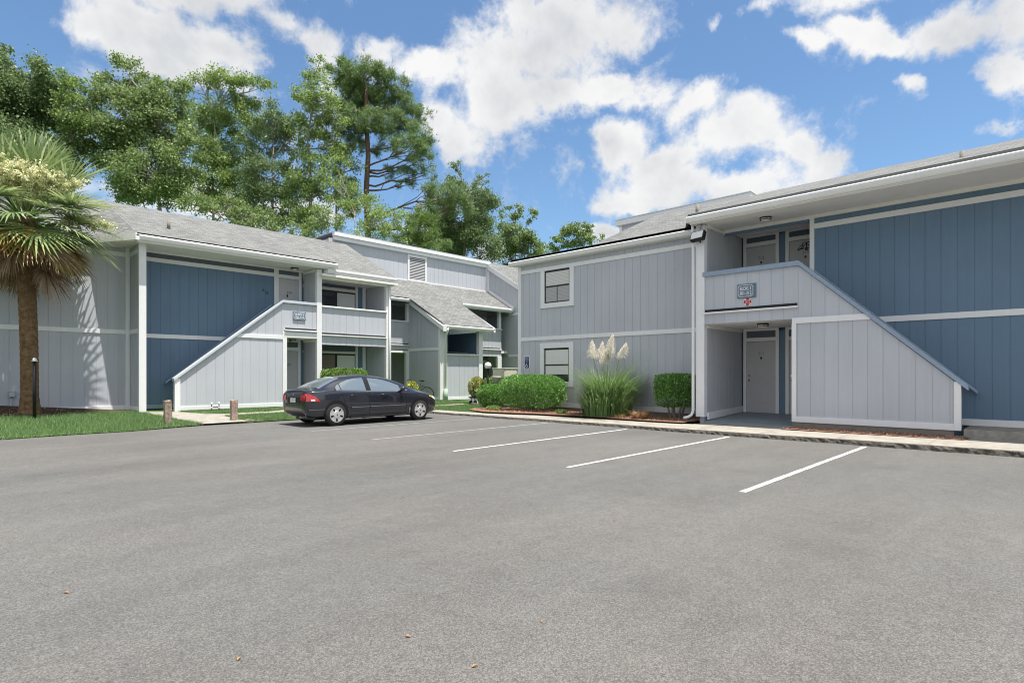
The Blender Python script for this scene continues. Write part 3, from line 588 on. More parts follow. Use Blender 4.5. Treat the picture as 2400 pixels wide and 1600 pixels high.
# right recess
siding(B4,'Y',YP,20.3,24.30,2.45,4.02,'gray',phase=.2); MB().box(20.3,24.34,YP-.06,YP+.12,4.02,4.08).build('parapet_cap','white',B4)
V('slot','Y',YP,20.4,24.2,2.90,2.955,m='dark',o0=-.02,o1=.006,bevel=0); V('ledge','Y',YP,20.4,24.3,2.83,2.885,o0=-.02,o1=.07,m='gutter')
V('post','Y',YP,24.06,24.26,4.08,5.12,o0=-.12,o1=.03); V('post','Y',YP,23.95,24.28,.1,2.45,o0=-.12,o1=.05)
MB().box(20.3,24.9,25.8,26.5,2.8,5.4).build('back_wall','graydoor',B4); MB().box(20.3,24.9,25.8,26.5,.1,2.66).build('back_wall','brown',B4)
for z in (0,2.62):
    V('door_jamb','Y',25.8,23.0,23.3,.2+z,2.5+z,o0=-.02,o1=.05); V('door_head','Y',25.8,23.3,24.8,2.08+z,2.28+z,o0=-.02,o1=.045)
    V('door','Y',25.8,23.3,24.6,.2+z,2.08+z,m='darkpanel',o0=-.02,o1=.02,bevel=0)
gutter(B4,'Y',23.62,20.84,24.86,5.08,5.25); V('fascia','Y',23.62,20.84,24.8,5.03,5.26,o0=-.06,o1=-.002,m='gutter')
MB().box(20.9,24.8,23.58,23.8,5.252,5.30).build('drip_edge','graydoor',B4)
# gable wall at the right end
XG=24.9
def gz(y): return 7.98+(y-25.5)*.585
siding(B4,'X',XG,20.6,25.8,.2,2.5,'gray',phase=.2); siding(B4,'X',XG,20.6,25.8,2.55,4.9,'gray',phase=.2); siding(B4,'X',XG,20.6,25.8,5.0,lambda a:gz(a)-.2,'gray',phase=.2)
for z in (2.44,4.90): board(B4,'belt_board','X',XG,20.6,23.98,z,z+.14)
board(B4,'corner_board','X',XG,25.62,25.78,6.4,8.0,o1=.035)
for (y0,y1,off,h,nm,x0,x1) in ((20.4,25.9,-.22,.32,'rake_board',XG-.13,XG-.0),(23.5,25.6,-1.62,.2,'rake_board',XG-.09,XG-.0)):
    MB().add([(x,y,z) for x in (x0,x1) for (y,z) in ((y0,gz(y0)+off),(y1,gz(y1)+off),(y1,gz(y1)+off+h),(y0,gz(y0)+off+h))],[(0,1,2,3),(7,6,5,4),(0,4,5,1),(2,6,7,3),(0,3,7,4),(1,5,6,2)]).build(nm,'white',B4)
MB().box(XG+.06,40,21.0,34,0,5.6).build('wall','gray',B4)
# clerestory wall with the louvre vent
YC=25.8
siding(B4,'Y',YC,14.2,24.86,6.4,8.05,'gray'); V('skirt_board','Y',YC,14.2,24.86,6.42,6.55); V('corner_board','Y',YC,24.74,24.88,6.5,8.0,o1=.036)
V('fascia','Y',YC,14.45,24.95,7.98,8.17,o0=-.02,o1=.13); V('fascia','Y',YC,14.4,24.98,8.175,8.34,o0=-.02,o1=.2)
MB().box(14.4,24.98,YC-.2,34,8.345,8.38).build('roof','graydoor',B4); MB().box(14.5,24.85,YC+.06,33.8,6,8.16).build('wall','gray',B4)
vt=V('louvre_vent','Y',YC,18.96,20.02,6.60,7.82,m='dark',o0=-.01,o1=.008,bevel=0)
mb=MB(); f=fr('Y',YC)
for k in range(14):
    z=6.62+k*.085; mb.add([f(18.98,z,.05),f(20.0,z,.05),f(20.0,z+.07,.012),f(18.98,z+.07,.012)],[(0,1,2,3)])
mb.build('slats','graydoor',vt)
for (a,b,c,d) in ((18.84,18.96,6.5,7.97),(20.02,20.14,6.5,7.97),(18.96,20.02,7.82,7.95),(18.96,20.02,6.5,6.6)): board(vt,'vent_frame','Y',YC,a,b,c,d,o0=0,o1=.06)
# roofs
RG=(25.5,7.80)
roof(B4,'roof',[((5.02,21.1,5.90),(11.95,21.1,5.90),(11.95,*RG),(5.02,*RG)),((-12,22.35,5.80),(5.03,22.35,5.80),(5.03,*RG),(-12,*RG)),((11.8,21.26,5.67),(14.95,21.26,5.67),(14.95,*RG),(11.8,*RG)),((14.0,25.52,7.79),(-12,25.52,7.79),(-12,34,5.6),(14.0,34,5.6))])
roof(B4,'roof',[((4.2,22.36,5.81),(5.015,21.1,5.90),(5.015,25.49,7.8))],thick=.02)
def pz(y): return 3.79+(y-21.05)*.575
roof(B4,'roof',[((14.6,23.55,pz(23.55)),(24.88,23.55,pz(23.55)),(24.88,25.79,pz(25.79)),(14.6,25.79,pz(25.79)))])
roof(B4,'roof',[((17.52,21.05,pz(21.05)),(20.76,21.05,pz(21.05)),(20.76,23.56,pz(23.56)),(17.3,23.56,pz(23.56)))])
roof(B4,'roof',[((XG-.1,20.4,gz(20.4)+.12),(40,20.4,gz(20.4)+.12),(40,26.1,gz(26.1)+.12),(XG-.1,26.1,gz(26.1)+.12)),((40,26.12,gz(26.1)+.1),(XG,26.12,gz(26.1)+.1),(XG,34,5.6),(40,34,5.6))])
MB().tube([(6.3,22.4,6.4),(6.3,22.4,6.78)],.055,10).build('vent_pipe','found',B4,smooth=True)
# ================================================================ signs, lamps and small fittings on the walls
def plate(p,name,f,a0,a1,z0,z1,o0,o1,m,cut=0):
    pts=[(a0+cut,z0),(a1-cut,z0),(a1,z0+cut),(a1,z1-cut),(a1-cut,z1),(a0+cut,z1),(a0,z1-cut),(a0,z0+cut)] if cut else [(a0,z0),(a1,z0),(a1,z1),(a0,z1)]
    mb=MB(); mb.prism(pts,lambda a,z,o:f(a,z,o0+(o1-o0)*o)); return mb.build(name,m,p)
def ring(p,name,f,a0,a1,z0,z1,t,cut,o0,o1,m):
    def oct_(d): return [(a0+cut+d*.4,z0+d),(a1-cut-d*.4,z0+d),(a1-d,z0+cut+d*.4),(a1-d,z1-cut-d*.4),(a1-cut-d*.4,z1-d),(a0+cut+d*.4,z1-d),(a0+d,z1-cut-d*.4),(a0+d,z0+cut+d*.4)]
    A=oct_(0);B=oct_(t); n=8; mb=MB()
    mb.add([f(a,z,o1) for a,z in A]+[f(a,z,o1) for a,z in B]+[f(a,z,o0) for a,z in A]+[f(a,z,o0) for a,z in B],
           [(i,(i+1)%n,(i+1)%n+n,i+n) for i in range(n)]+[(i,i+2*n,(i+1)%n+2*n,(i+1)%n) for i in range(n)]+[(i+n,(i+1)%n+n,(i+1)%n+3*n,i+3*n) for i in range(n)])
    return mb.build(name,m,p)
def bldg_sign(ax,c,a0,a1,z0,z1,l1,l2,right,label,side):
    f=fr(ax,c); cen=f((a0+a1)/2,z0,0)
    s=empty('building_sign',cen,label,'sign','building number signs')
    d=.03 if side else 0
    plate(s,'back_board',f,a0-(.0 if not side else .045),a1,z0-.01,z1+.01,.0,.03,'signblue')
    plate(s,'face',f,a0,a1-d*0,z0,z1,.031,.045,'signblue')
    ring(s,'border',f,a0+.02,a1-.02,z0+.02,z1-.02,.010,.05,.045,.05,'signwhite')
    am=(a0+a1)/2; h=(z1-z0)
    for t,z in ((l1,z0+h*.66),(l2,z0+h*.31)): text(s,t,h*.37,f(am,z,.046),right,(0,0,1),'signwhite','lettering',.003,width=(a1-a0)*(.66 if 'BLDG' in t else .70))
    return s
bldg_sign('X',XF,5.83,6.27,3.46,3.81,'BLDG 3','301-312',(0,-1,0),'slate blue sign with white letters reading BLDG 3 301-312 on the near parapet',True)
bldg_sign('Y',YF,10.32,10.83,3.54,3.84,'BLDG 4','401-410',(1,0,0),'slate blue sign with white letters reading BLDG 4 401-410 on the far stair wall',False)
f=fr('X',XF)
em=empty('fire_emblem',f(6.01,3.25,0),'red and white maltese cross emblem with the letters R/F under the near building sign','emblem')
N=48; cen=(6.01,3.345)
def disc(name,r,o0,o1,m,p): 
    pts=[(cen[0]+r*math.cos(2*math.pi*k/N),cen[1]+r*math.sin(2*math.pi*k/N)) for k in range(N)]
    return MB().prism(pts,lambda a,z,o:f(a,z,o0+(o1-o0)*o)).build(name,m,p)
disc('backing',.105,.002,.008,'signwhite',em)
mb=MB()
for k in range(4):
    a=math.pi/2*k; pts=[]
    for (r,da) in ((.045,-.62),(.088,-.68),(.096,-.3),(.103,0),(.096,.3),(.088,.68),(.045,.62)): pts.append((cen[0]+r*math.cos(a+da),cen[1]+r*math.sin(a+da)))
    mb.prism(pts,lambda a_,z,o:f(a_,z,.008+.004*o))
mb.build('cross','red',em); disc('ring',.053,.0115,.0135,'signwhite',em); disc('centre',.046,.0135,.016,'red',em)
text(em,'R/F',.045,f(cen[0],cen[1],.0165),(0,-1,0),(0,0,1),'signwhite','lettering',.002)
# parking sign
f=fr('X',XW); ps=empty('parking_sign',f(15.0,1.66,0),'blue and white reserved parking sign with a wheelchair symbol on the near gray wall','sign')
plate(ps,'plate',f,14.86,15.14,1.64,2.15,.002,.01,'signwhite',.03); plate(ps,'face',f,14.885,15.115,1.665,2.125,.01,.013,'navy',.03)
for t,z,s in (('RESERVED',2.075,.056),('PARKING',1.995,.056),('ONLY',1.915,.056)): text(ps,t,s,f(15.0,z,.014),(0,-1,0),(0,0,1),'signwhite','lettering',.001,width=.18 if len(t)>5 else .10)
mb=MB(); ca=15.01
def seg(pts,r): mb.tube([f(ca-a,z,.0145) for a,z in pts],r,6)
seg([(-.015,1.868),(-.0149,1.869)],.016); seg([(-.015,1.85),(-.012,1.785),(.035,1.782),(.052,1.72),(.068,1.725)],.009); seg([(-.013,1.822),(.028,1.82)],.007)
seg([(-.03,1.80),(-.052,1.765),(-.045,1.725),(-.01,1.702),(.028,1.712),(.045,1.742)],.008)
mb.build('wheelchair_symbol','signwhite',ps)
# ceiling lights
def ceil_light(name_loc,label):
    x,y,z=name_loc; o=empty('ceiling_light',name_loc,label,'ceiling light','round porch ceiling lights')
    MB().lathe([(.15,0),(.15,-.035),(.13,-.04),(.13,0)],name_loc,24).build('base','black',o)
    MB().lathe([(.13,-.03),(.132,-.075),(.10,-.105),(.03,-.115)],name_loc,24).build('shade','lamp',o,smooth=True)
    MB().lathe([(.137,-.07),(.142,-.07),(.142,-.085),(.137,-.085)],name_loc,24).build('band','black',o)
    for k in range(4):
        a=math.pi/2*k+.6; MB().tube([(x+.137*math.cos(a),y+.137*math.sin(a),z-.03),(x+.137*math.cos(a),y+.137*math.sin(a),z-.08)],.008,6).build('clip','black',o)
ceil_light((15.85,5.74,5.63),'black rimmed ceiling light under the near upper eave above the stair parapet')
ceil_light((16.1,5.9,2.815),'black rimmed ceiling light over the near ground floor porch in front of door 311')
ceil_light((10.66,22.05,5.64),'black rimmed ceiling light under the far eave near door 410'); ceil_light((10.6,22.1,2.815),'black rimmed ceiling light over the far ground floor doorway beside the stair wall')
# floodlight
fl=empty('floodlight',(15.27,7.3,5.1),'rectangular black floodlight with a pale lens on the white corner post','floodlight')
rot=Matrix.Translation((15.06,7.28,5.25))@Matrix.Rotation(R(24),4,'Y')@Matrix.Rotation(R(-6),4,'Z')
def rbox(x0,x1,y0,y1,z0,z1,n,m,p):
    mb=MB().box(x0,x1,y0,y1,z0,z1); mb.v=[tuple(rot@Vector(v)) for v in mb.v]; return mb.build(n,m,p,bevel=.006)
rbox(-.03,.10,-.2,.2,-.13,.13,'housing','black',fl); rbox(-.045,-.0305,-.175,.175,-.105,.105,'lens','lamp',fl)
MB().tube([(15.12,7.28,5.36),(15.16,7.27,5.48),(15.24,7.30,5.55)],.014,6).build('cable','graydoor',fl); MB().tube([(15.28,7.3,5.1),(15.16,7.28,5.2)],.02,6).build('bracket','black',fl)
MB().lathe([(.05,-.04),(.06,-.03),(.06,.03),(.05,.04)],(15.24,7.3,5.53),14,'X').build('junction_box','graydoor',fl)
# scroll ornament on the upper door
og=empty('door_ornament',(XD-.02,5.36,5.0),'black wrought scroll ornament hanging on the partly hidden upper door','ornament'); mb=MB()
def curl(cy,cz,r,t0,t1,sg=1,n=22):
    pts=[]
    for k in range(n+1):
        t=k/n; a=t0+(t1-t0)*t; rr=r*(1-.75*t); pts.append((XD-.03,cy+sg*rr*math.cos(a),cz+rr*math.sin(a)))
    mb.tube(pts,.009,5)
for sg in (1,-1):
    c=5.33; curl(c+sg*.06,5.17,.075,3.4,-3.0,sg); curl(c+sg*.12,5.10,.055,0.3,6.2,sg); curl(c+sg*.20,5.045,.045,2.9,-2.6,sg)
    mb.tube([(XD-.03,c,5.06),(XD-.03,c+sg*.13,5.055),(XD-.03,c+sg*.22,5.04)],.009,5)
mb.tube([(XD-.03,5.33,5.23),(XD-.03,5.33,5.0)],.01,5); curl(5.33,5.03,.05,1.6,8.5); mb.build('scrollwork','black',og)
# small meter box on the far left wall, standpipes by the far stair wall
ub=empty('outlet_box',(2.2,22.6,.75),'small gray outlet box with a conduit low on the far wall left of the palm','outlet box')
MB().box(2.13,2.26,22.54,22.63,.76,.91).build('box','graydoor',ub,bevel=.006); MB().box(2.125,2.265,22.535,22.635,.915,.925).build('lid','graydoor',ub); MB().tube([(2.18,22.6,.76),(2.18,22.6,.35)],.018,6).build('conduit','graydoor',ub); MB().box(2.14,2.25,22.55,22.62,.74,.757).build('cover','black',ub)
sp=empty('standpipe',(7.45,21.33,.17),'pair of short pipe risers with white caps at the foot of the far stair wall','standpipe')
for x in (7.33,7.57):
    MB().tube([(x,21.33,.14),(x,21.33,.40)],.018,8).build('riser','sash',sp); MB().lathe([(.03,.38),(.035,.4),(.035,.44),(.02,.46)],(x,21.33,0),10).build('cap','plastic',sp); MB().lathe([(.028,.25),(.032,.26),(.032,.3),(.028,.31)],(x,21.33,0),10).build('collar','plastic',sp)
MB().tube([(7.33,21.33,.29),(7.57,21.33,.29)],.014,8).build('crosspipe','sash',sp)
# ================================================================ the sedan (local: x from tail to nose, y to its left, z up)
def car_mats():
    M['carpaint']=mat('dark_navy_paint',(.012,.0135,.022),.25,.5,coat=1.0); M['carglass']=mat('car_window_glass',(.22,.26,.275),.04,1.0,metal=.5,coat=.6)
    M['tyre']=mat('tyre_rubber',(.022,.021,.02),.8,bump=.3,bscale=60); M['rim']=mat('silver_wheel',(.62,.62,.63),.3,.5,metal=.55); M['lens_red']=mat('red_tail_lens',(.42,.006,.008),.12,.6,coat=1)
    M['lens_clear']=mat('clear_lens',(.75,.7,.68),.1,.6,coat=1); M['amber']=mat('amber_lens',(.75,.35,.05),.15,.6,coat=1); M['trimblack']=mat('black_trim',(.012,.012,.013),.35)
    M['plate']=mat('plate_white',(.62,.66,.66),.4); M['glint_guard_gray']=mat('glint_and_guard_gray',(.16,.175,.20),.3,.6,coat=.5); M['seat']=mat('seat_cloth',(.22,.21,.2),.8)  # light gray serves the mud guards and the painted sky glint
car_mats()
CX,CY=7.27,15.44; KX=1.062
car=empty('parked_car',(CX+2.4,CY,0),'dark navy four door sedan parked nose in beside the far lawn','car')
def cw(x,y,z):
    if x<.935: x=.935-(.935-x)*.84
    return (CX+x*KX,CY+y,z)
def ip(x,xs,ys):
    # smooth monotone-ish interpolation
    xs=np.array(xs);ys=np.array(ys); i=int(np.clip(np.searchsorted(xs,x)-1,0,len(xs)-2)); h=xs[i+1]-xs[i]; t=np.clip((x-xs[i])/h,0,1)
    d=np.gradient(ys,xs); return float((2*t**3-3*t**2+1)*ys[i]+(t**3-2*t**2+t)*h*d[i]+(-2*t**3+3*t**2)*ys[i+1]+(t**3-t**2)*h*d[i+1])
ztop=lambda x: ip(x,[0,.06,.2,.40,.75,1.1,1.4,1.75,2.1,2.5,2.9,3.25,3.5,3.75,4.05,4.3,4.42,4.49],[.86,.985,1.015,1.04,1.225,1.35,1.405,1.433,1.428,1.388,1.30,1.16,1.035,.955,.875,.765,.68,.58])
zsh=lambda x: ip(x,[0,.06,.35,.9,1.5,2.1,2.7,3.2,3.6,4.0,4.3,4.42,4.49],[.80,.90,.965,.975,.955,.935,.915,.90,.865,.80,.705,.64,.56])
wid=lambda x: ip(x,[0,.08,.25,.5,.92,1.6,2.4,3.2,3.7,4.0,4.2,4.35,4.44,4.49],[.66,.745,.81,.85,.872,.872,.876,.874,.868,.835,.775,.68,.56,.40])
zbot=lambda x: ip(x,[0,.1,.5,.9,1.6,2.5,3.5,3.9,4.35,4.49],[.42,.30,.25,.20,.175,.175,.18,.20,.24,.32])
xs=[0,.03,.08,.16,.28,.42,.6,.8,1.0,1.2,1.45,1.7,1.95,2.2,2.45,2.7,2.95,3.2,3.4,3.6,3.8,4.0,4.15,4.28,4.38,4.45,4.49]
rows=[]
for x in xs:
    w=wid(x);zt=ztop(x);zs=min(zsh(x),zt-.02);zb=zbot(x); cab=max(0,min(1,(zt-zs)/.42)); cab=cab*cab*(3-2*cab)
    wb=w*(.955); wr=w*(.80*(1-cab)+.665*cab); ze=zt-(.035+.055*cab)
    zm=zb+(zs-zb)*.52
    rows.append([(0,zb),(w*.72,zb),(w*.93,zb+.02),(w*.985,zb+.10),(w,zm),(w*.995,zs-.13),(w*.975,zs-.045),(wb,zs),(wb*.62+wr*.38,zs+(ze-zs)*.40),(wb*.22+wr*.78,zs+(ze-zs)*.80),(wr*.93,ze+(zt-ze)*.42),(wr*.62,zt-(zt-ze)*.22),(0,zt)])
bm=bmesh.new(); VS=[]
for x,r in zip(xs,rows):
    line=[bm.verts.new(cw(x,-y,z)) for y,z in r]+[bm.verts.new(cw(x,y,z)) for y,z in reversed(r[1:-1])]
    VS.append(line)
n=len(VS[0])
for i in range(len(VS)-1):
    for k in range(n): bm.faces.new((VS[i][k],VS[i][(k+1)%n],VS[i+1][(k+1)%n],VS[i+1][k]))
bm.faces.new(VS[0]); bm.faces.new(VS[-1][::-1]); bmesh.ops.recalc_face_normals(bm,faces=bm.faces[:])
me=bpy.data.meshes.new('body'); bm.to_mesh(me); bm.free()
body=bpy.data.objects.new('body',me); COL.objects.link(body); me.materials.append(M['carpaint']); me.materials.append(M['trimblack'])
sm=body.modifiers.new('s','SUBSURF'); sm.levels=2; sm.render_levels=2
dg=bpy.context.evaluated_depsgraph_get(); dg.update()
smooth_me=bpy.data.meshes.new_from_object(body.evaluated_get(dg)); tree=BVHTree.FromPolygons([v.co[:] for v in smooth_me.vertices],[p.vertices[:] for p in smooth_me.polygons])
WR=.318; XWH=(.935,3.635)
cutters=[]
for x in XWH:
    m_=MB()
    for s in (-1,1):
        m_.lathe([(.375,-.17),(.375,.17)],cw(x,s*.80,.335),40,'Y')
    c=m_.build('c','trimblack'); cutters.append(c)
body.modifiers.clear(); body.data=smooth_me; smooth_me.name='body'
for c in cutters:
    b=body.modifiers.new('b','BOOLEAN'); b.object=c; b.operation='DIFFERENCE'; b.solver='EXACT'
dg.update(); me2=bpy.data.meshes.new_from_object(body.evaluated_get(bpy.context.evaluated_depsgraph_get()))
body.modifiers.clear(); body.data=me2; me2.name='body'
for c in cutters: bpy.data.objects.remove(c)
if len(me2.materials)<2: me2.materials.append(M['trimblack'])
for p in me2.polygons:
    p.use_smooth=True
    c=p.center
    for x in XWH:
        wc=cw(x,0,.335)
        if math.hypot(c.x-wc[0],c.z-wc[2])<.372 and abs(c.y-CY)<.99 and c.z<.72: p.material_index=1; p.use_smooth=False
me2.update()
try: me2.set_sharp_from_angle(angle=R(40))
except Exception: pass
hang(body,car)
def cast_side(x,z,s=-1):
    o=Vector(cw(x,s*3,z)); h=tree.ray_cast(o,Vector((0,-s,0))); return h[0] if h[0] else Vector(cw(x,s*.8,z)),(h[1] if h[0] else Vector((0,s,0)))
def strip(parent,name,m,xa,lo,hi,nx=14,nz=5,s=-1,off=.004,smooth_=True):
    "panel on the side of the car between two height curves"
    V_=[];F=[]
    for i in range(nx+1):
        x=xa[0]+(xa[1]-xa[0])*i/nx; a,b=lo(x),hi(x)
        for k in range(nz+1):
            z=a+(b-a)*k/nz; p,nn=cast_side(x,z,s); V_.append(tuple(p+nn*off))
    for i in range(nx):
        for k in range(nz): q=i*(nz+1)+k; F.append((q,q+1,q+nz+2,q+nz+1))
    mb=MB(); mb.v=V_; mb.f=F; return mb.build(name,m,parent,smooth=smooth_)
def curve(*pts):
    a=[p[0] for p in pts]; b=[p[1] for p in pts]; return lambda x: float(np.interp(x,a,b))
for s in (-1,1):
    belt=curve((.85,.985),(1.5,.965),(2.1,.945),(2.9,.922),(3.3,.915))
    rh=curve((.93,1.05),(1.0,1.12),(1.15,1.195),(1.35,1.268),(1.6,1.313),(1.85,1.327),(2.05,1.320),(2.3,1.296),(2.5,1.258),(2.75,1.185),(2.95,1.10),(3.12,1.01),(3.27,.922))
    strip(car,'window_surround','trimblack',(.90,3.30),lambda x:belt(x)-.012,lambda x:max(rh(max(x,.93))+.014,belt(x)-.005),36,5,s,.003)
    strip(car,'window','carglass',(.945,1.84),lambda x:belt(x)+.012,rh,16,5,s,.007); strip(car,'window','carglass',(1.99,2.98),lambda x:belt(x)+.012,rh,18,5,s,.007)
    strip(car,'window','carglass',(3.03,3.22),lambda x:belt(x)+.012,lambda x:max(rh(x)-.01,belt(x)+.014),6,3,s,.007)
    strip(car,'belt_moulding','chrome',(.93,2.98),lambda x:belt(x)-.012,lambda x:belt(x)+.004,20,1,s,.010)
    strip(car,'quarter_divider','trimblack',(1.07,1.095),lambda x:belt(x)+.01,rh,2,4,s,.010)
    # door cut lines
    for (x0,z0,x1,z1) in ((1.93,.925,1.93,.26),(1.10,.93,1.18,.62),(1.18,.62,1.33,.45),(3.10,.90,3.16,.60),(3.16,.60,3.13,.26)):
        V_=[];F=[];n_=10
        for i in range(n_+1):
            t=i/n_; x=x0+(x1-x0)*t; z=z0+(z1-z0)*t
            for d in (-.006,.006):
                p,nn=cast_side(x+d,z,s); V_.append(tuple(p+nn*.003))
        for i in range(n_): F.append((2*i,2*i+1,2*i+3,2*i+2))
        mb=MB(); mb.v=V_; mb.f=F; mb.build('door_gap','trimblack',car)
    strip(car,'side_moulding','carpaint',(1.36,1.915),lambda x:.445+.01*(x-1.36),lambda x:.50+.01*(x-1.36),8,2,s,.016); strip(car,'side_moulding','carpaint',(1.945,3.14),lambda x:.45,lambda x:.505,14,2,s,.016)
    strip(car,'side_moulding','carpaint',(.12,.52),lambda x:.455,lambda x:.475,6,1,s,.010); strip(car,'sill','carpaint',(1.36,3.18),lambda x:.20,lambda x:.262,16,2,s,.02)
    for x in (1.33,2.31):
        p,nn=cast_side(x,.83,s); p2,_=cast_side(x+.19,.83,s)
        hb=MB(); hb.tube([p+nn*.004,p+nn*.035+Vector((.02,0,0)),p2+nn*.035-Vector((.02,0,0)),p2+nn*.004],.014,6); hb.build('door_handle','carpaint',car,smooth=True)
        strip(car,'handle_cup','trimblack',(x+.04,x+.16),lambda x:.795,lambda x:.855,4,3,s,.002)
    strip(car,'painted_glint','glint_guard_gray',(1.37,1.92),lambda x:.498,lambda x:.513,8,1,s,.019); strip(car,'painted_glint','glint_guard_gray',(1.945,3.13),lambda x:.503,lambda x:.518,12,1,s,.019); strip(car,'painted_glint','glint_guard_gray',(.10,.55),lambda x:.47,lambda x:.482,6,1,s,.013)  # pale strips paint the sky's reflection along the moulding edge
    strip(car,'mud_guard','glint_guard_gray',(3.235,3.285),lambda x:.19,lambda x:.42,3,4,s,.012)
    if s<0: strip(car,'fuel_flap','trimblack',(.62,.626),lambda x:.77,lambda x:.87,1,3,s,.003)
    # mirror
    p,nn=cast_side(2.98,.955,s); mm=MB(); c=p+Vector((.0,s*.12,.045))
    mm.lathe([(.005,-.07),(.055,-.06),(.075,-.02),(.075,.03),(.05,.06)],(c.x,c.y,c.z),14,'X'); mm.v=[(v[0],c.y+(v[1]-c.y)*1.25,v[2]) for v in mm.v]; mi=mm.build('mirror','carpaint',car,smooth=True)
    MB().tube([p,c],.022,6).build('mirror_arm','trimblack',mi)
    # lamps
    tl=strip(car,'tail_light','lens_red',(.035,.40),curve((.03,.70),(.2,.695),(.40,.69)),curve((.03,.90),(.12,.89),(.26,.83),(.40,.70)),12,6,s,.012)
    strip(tl,'reverse_lens','lens_clear',(.14,.25),lambda x:.708,lambda x:.757,4,3,s,.017)
    hl=strip(car,'headlight','lens_clear',(4.02,4.42),curve((4.02,.735),(4.2,.655),(4.42,.56)),curve((4.02,.765),(4.2,.735),(4.42,.66)),10,5,s,.010)
    strip(hl,'side_lens','amber',(4.04,4.16),curve((4.02,.732),(4.2,.66)),curve((4.02,.758),(4.2,.728)),5,3,s,.015)
def cast(o,d):
    h=tree.ray_cast(Vector(o),Vector(d)); return (h[0],h[1]) if h[0] else (None,None)
def top_panel(name,m,x0,x1,wf,nx=14,ny=14,off=.006):
    V_=[];F=[]
    for i in range(nx+1):
        x=x0+(x1-x0)*i/nx
        for k in range(ny+1):
            y=wf(x)*(2*k/ny-1); p,nn=cast(cw(x,y,4),(0,0,-1)); p=p or Vector(cw(x,y,1)); V_.append(tuple(p+(nn or Vector((0,0,1)))*off))
    for i in range(nx):
        for k in range(ny): q=i*(ny+1)+k; F.append((q,q+1,q+ny+2,q+ny+1))
    mb=MB(); mb.v=V_; mb.f=F; return mb.build(name,m,car,smooth=True)
top_panel('rear_window','carglass',.46,1.17,curve((.46,.66),(.8,.60),(1.17,.52))); top_panel('windscreen','carglass',2.93,3.58,curve((2.93,.53),(3.3,.62),(3.58,.70)))
top_panel('boot_gap','trimblack',.385,.397,lambda x:.70,1,12,.003); top_panel('bonnet_gap','trimblack',3.63,3.645,lambda x:.70,1,12,.003)
# tail: darker panel, number plate, bumper line
def tail(name,m,y0,y1,z0,z1,off,parent=car,nx=12,nz=6,front=False):
    V_=[];F=[]
    for i in range(nx+1):
        y=y0+(y1-y0)*i/nx
        for k in range(nz+1):
            z=z0+(z1-z0)*k/nz; p,nn=cast(cw(-2 if not front else 7,y,z),(1 if not front else -1,0,0)); p=p or Vector(cw(.1,y,z)); V_.append((p.x-off*(1 if not front else -1),p.y,p.z))
    for i in range(nx):
        for k in range(nz): q=i*(nz+1)+k; F.append((q,q+1,q+nz+2,q+nz+1))
    mb=MB(); mb.v=V_; mb.f=F; return mb.build(name,m,parent,smooth=True)
tail('boot_panel','trimblack',-.36,.36,.63,.80,.004)
for s in (-1,1): tail('tail_light_inner','lens_red',s*.44,s*.66,.71,.87,.010)
np_=tail('number_plate','plate',-.155,.155,.66,.79,.016,nx=2,nz=2); tail('plate_band','signblue',-.14,.14,.775,.785,.018,parent=np_,nx=2,nz=1); tail('plate_mark','green',-.03,.03,.70,.75,.018,parent=np_,nx=2,nz=1)
tail('badge','chrome',-.05,.05,.845,.895,.008,nx=3,nz=3); tail('bumper_gap','trimblack',-.70,.70,.585,.60,.004); tail('bumper_step','trimblack',-.5,.5,.33,.40,.006)
tail('grille','trimblack',-.42,.42,.56,.63,.008,front=True); tail('air_intake','trimblack',-.5,.5,.30,.42,.008,front=True)
# wheels
def wheel(x,s):
    c=cw(x,s*.775,WR); w=.20
    t=MB().lathe([(WR*.66,-w/2),(WR*.90,-w/2),(WR*.985,-w*.38),(WR,-w*.25),(WR,w*.25),(WR*.985,w*.38),(WR*.90,w/2),(WR*.66,w/2)],c,40,'Y').build('tyre','tyre')
    wl=bpy.data.objects.new('wheel',t.data); bpy.data.objects.remove(t); COL.objects.link(wl); wl.data.name='wheel'; hang(wl,car)
    wl.data.polygons.foreach_set('use_smooth',[True]*len(wl.data.polygons))
    y=c[1]+s*(w/2-.012)
    MB().lathe([(WR*.68,0),(WR*.68,s*.012),(WR*.61,s*.014),(WR*.60,-s*.03),(WR*.02,-s*.03)],(c[0],y,c[2]),40,'Y').build('barrel','trimblack',wl)
    mb=MB()
    mb.lathe([(WR*.67,s*.006),(WR*.67,s*.017),(WR*.615,s*.018),(WR*.61,s*.004)],(c[0],y,c[2]),40,'Y')
    for k in range(5):
        a0=2*math.pi*k/5+.3; P=[]
        for (r,da) in ((.08,-.55),(.30,-.50),(.615,-.50),(.625,0),(.615,.50),(.30,.50),(.08,.55)):
            P.append((c[0]+WR*r*math.cos(a0+da),c[2]+WR*r*math.sin(a0+da)))
        mb.prism(P,lambda a,z,o:(a,y+s*(.004+.010*o),z))
    mb.lathe([(WR*.34,s*.012),(WR*.30,s*.022),(WR*.10,s*.028),(WR*.02,s*.03)],(c[0],y,c[2]),24,'Y')
    mb.build('rim','rim',wl)
    mk=MB()
    for k in range(5):
        a0=2*math.pi*(k+.5)/5+.3; ca_,sa_=math.cos(a0),math.sin(a0); P=[]
        for (r,t_) in ((.28,.018),(.56,.030),(.56,-.030),(.28,-.018)):
            P.append((c[0]+WR*r*ca_-t_*sa_,c[2]+WR*r*sa_+t_*ca_))
        mk.prism(P,lambda a,z,o:(a,y+s*(.0142+.002*o),z))
    mk.lathe([(WR*.06,s*.030),(WR*.05,s*.034)],(c[0],y,c[2]),12,'Y')
    mk.build('rim_slots','trimblack',wl)
for x in XWH:
    for s in (-1,1): wheel(x,s)
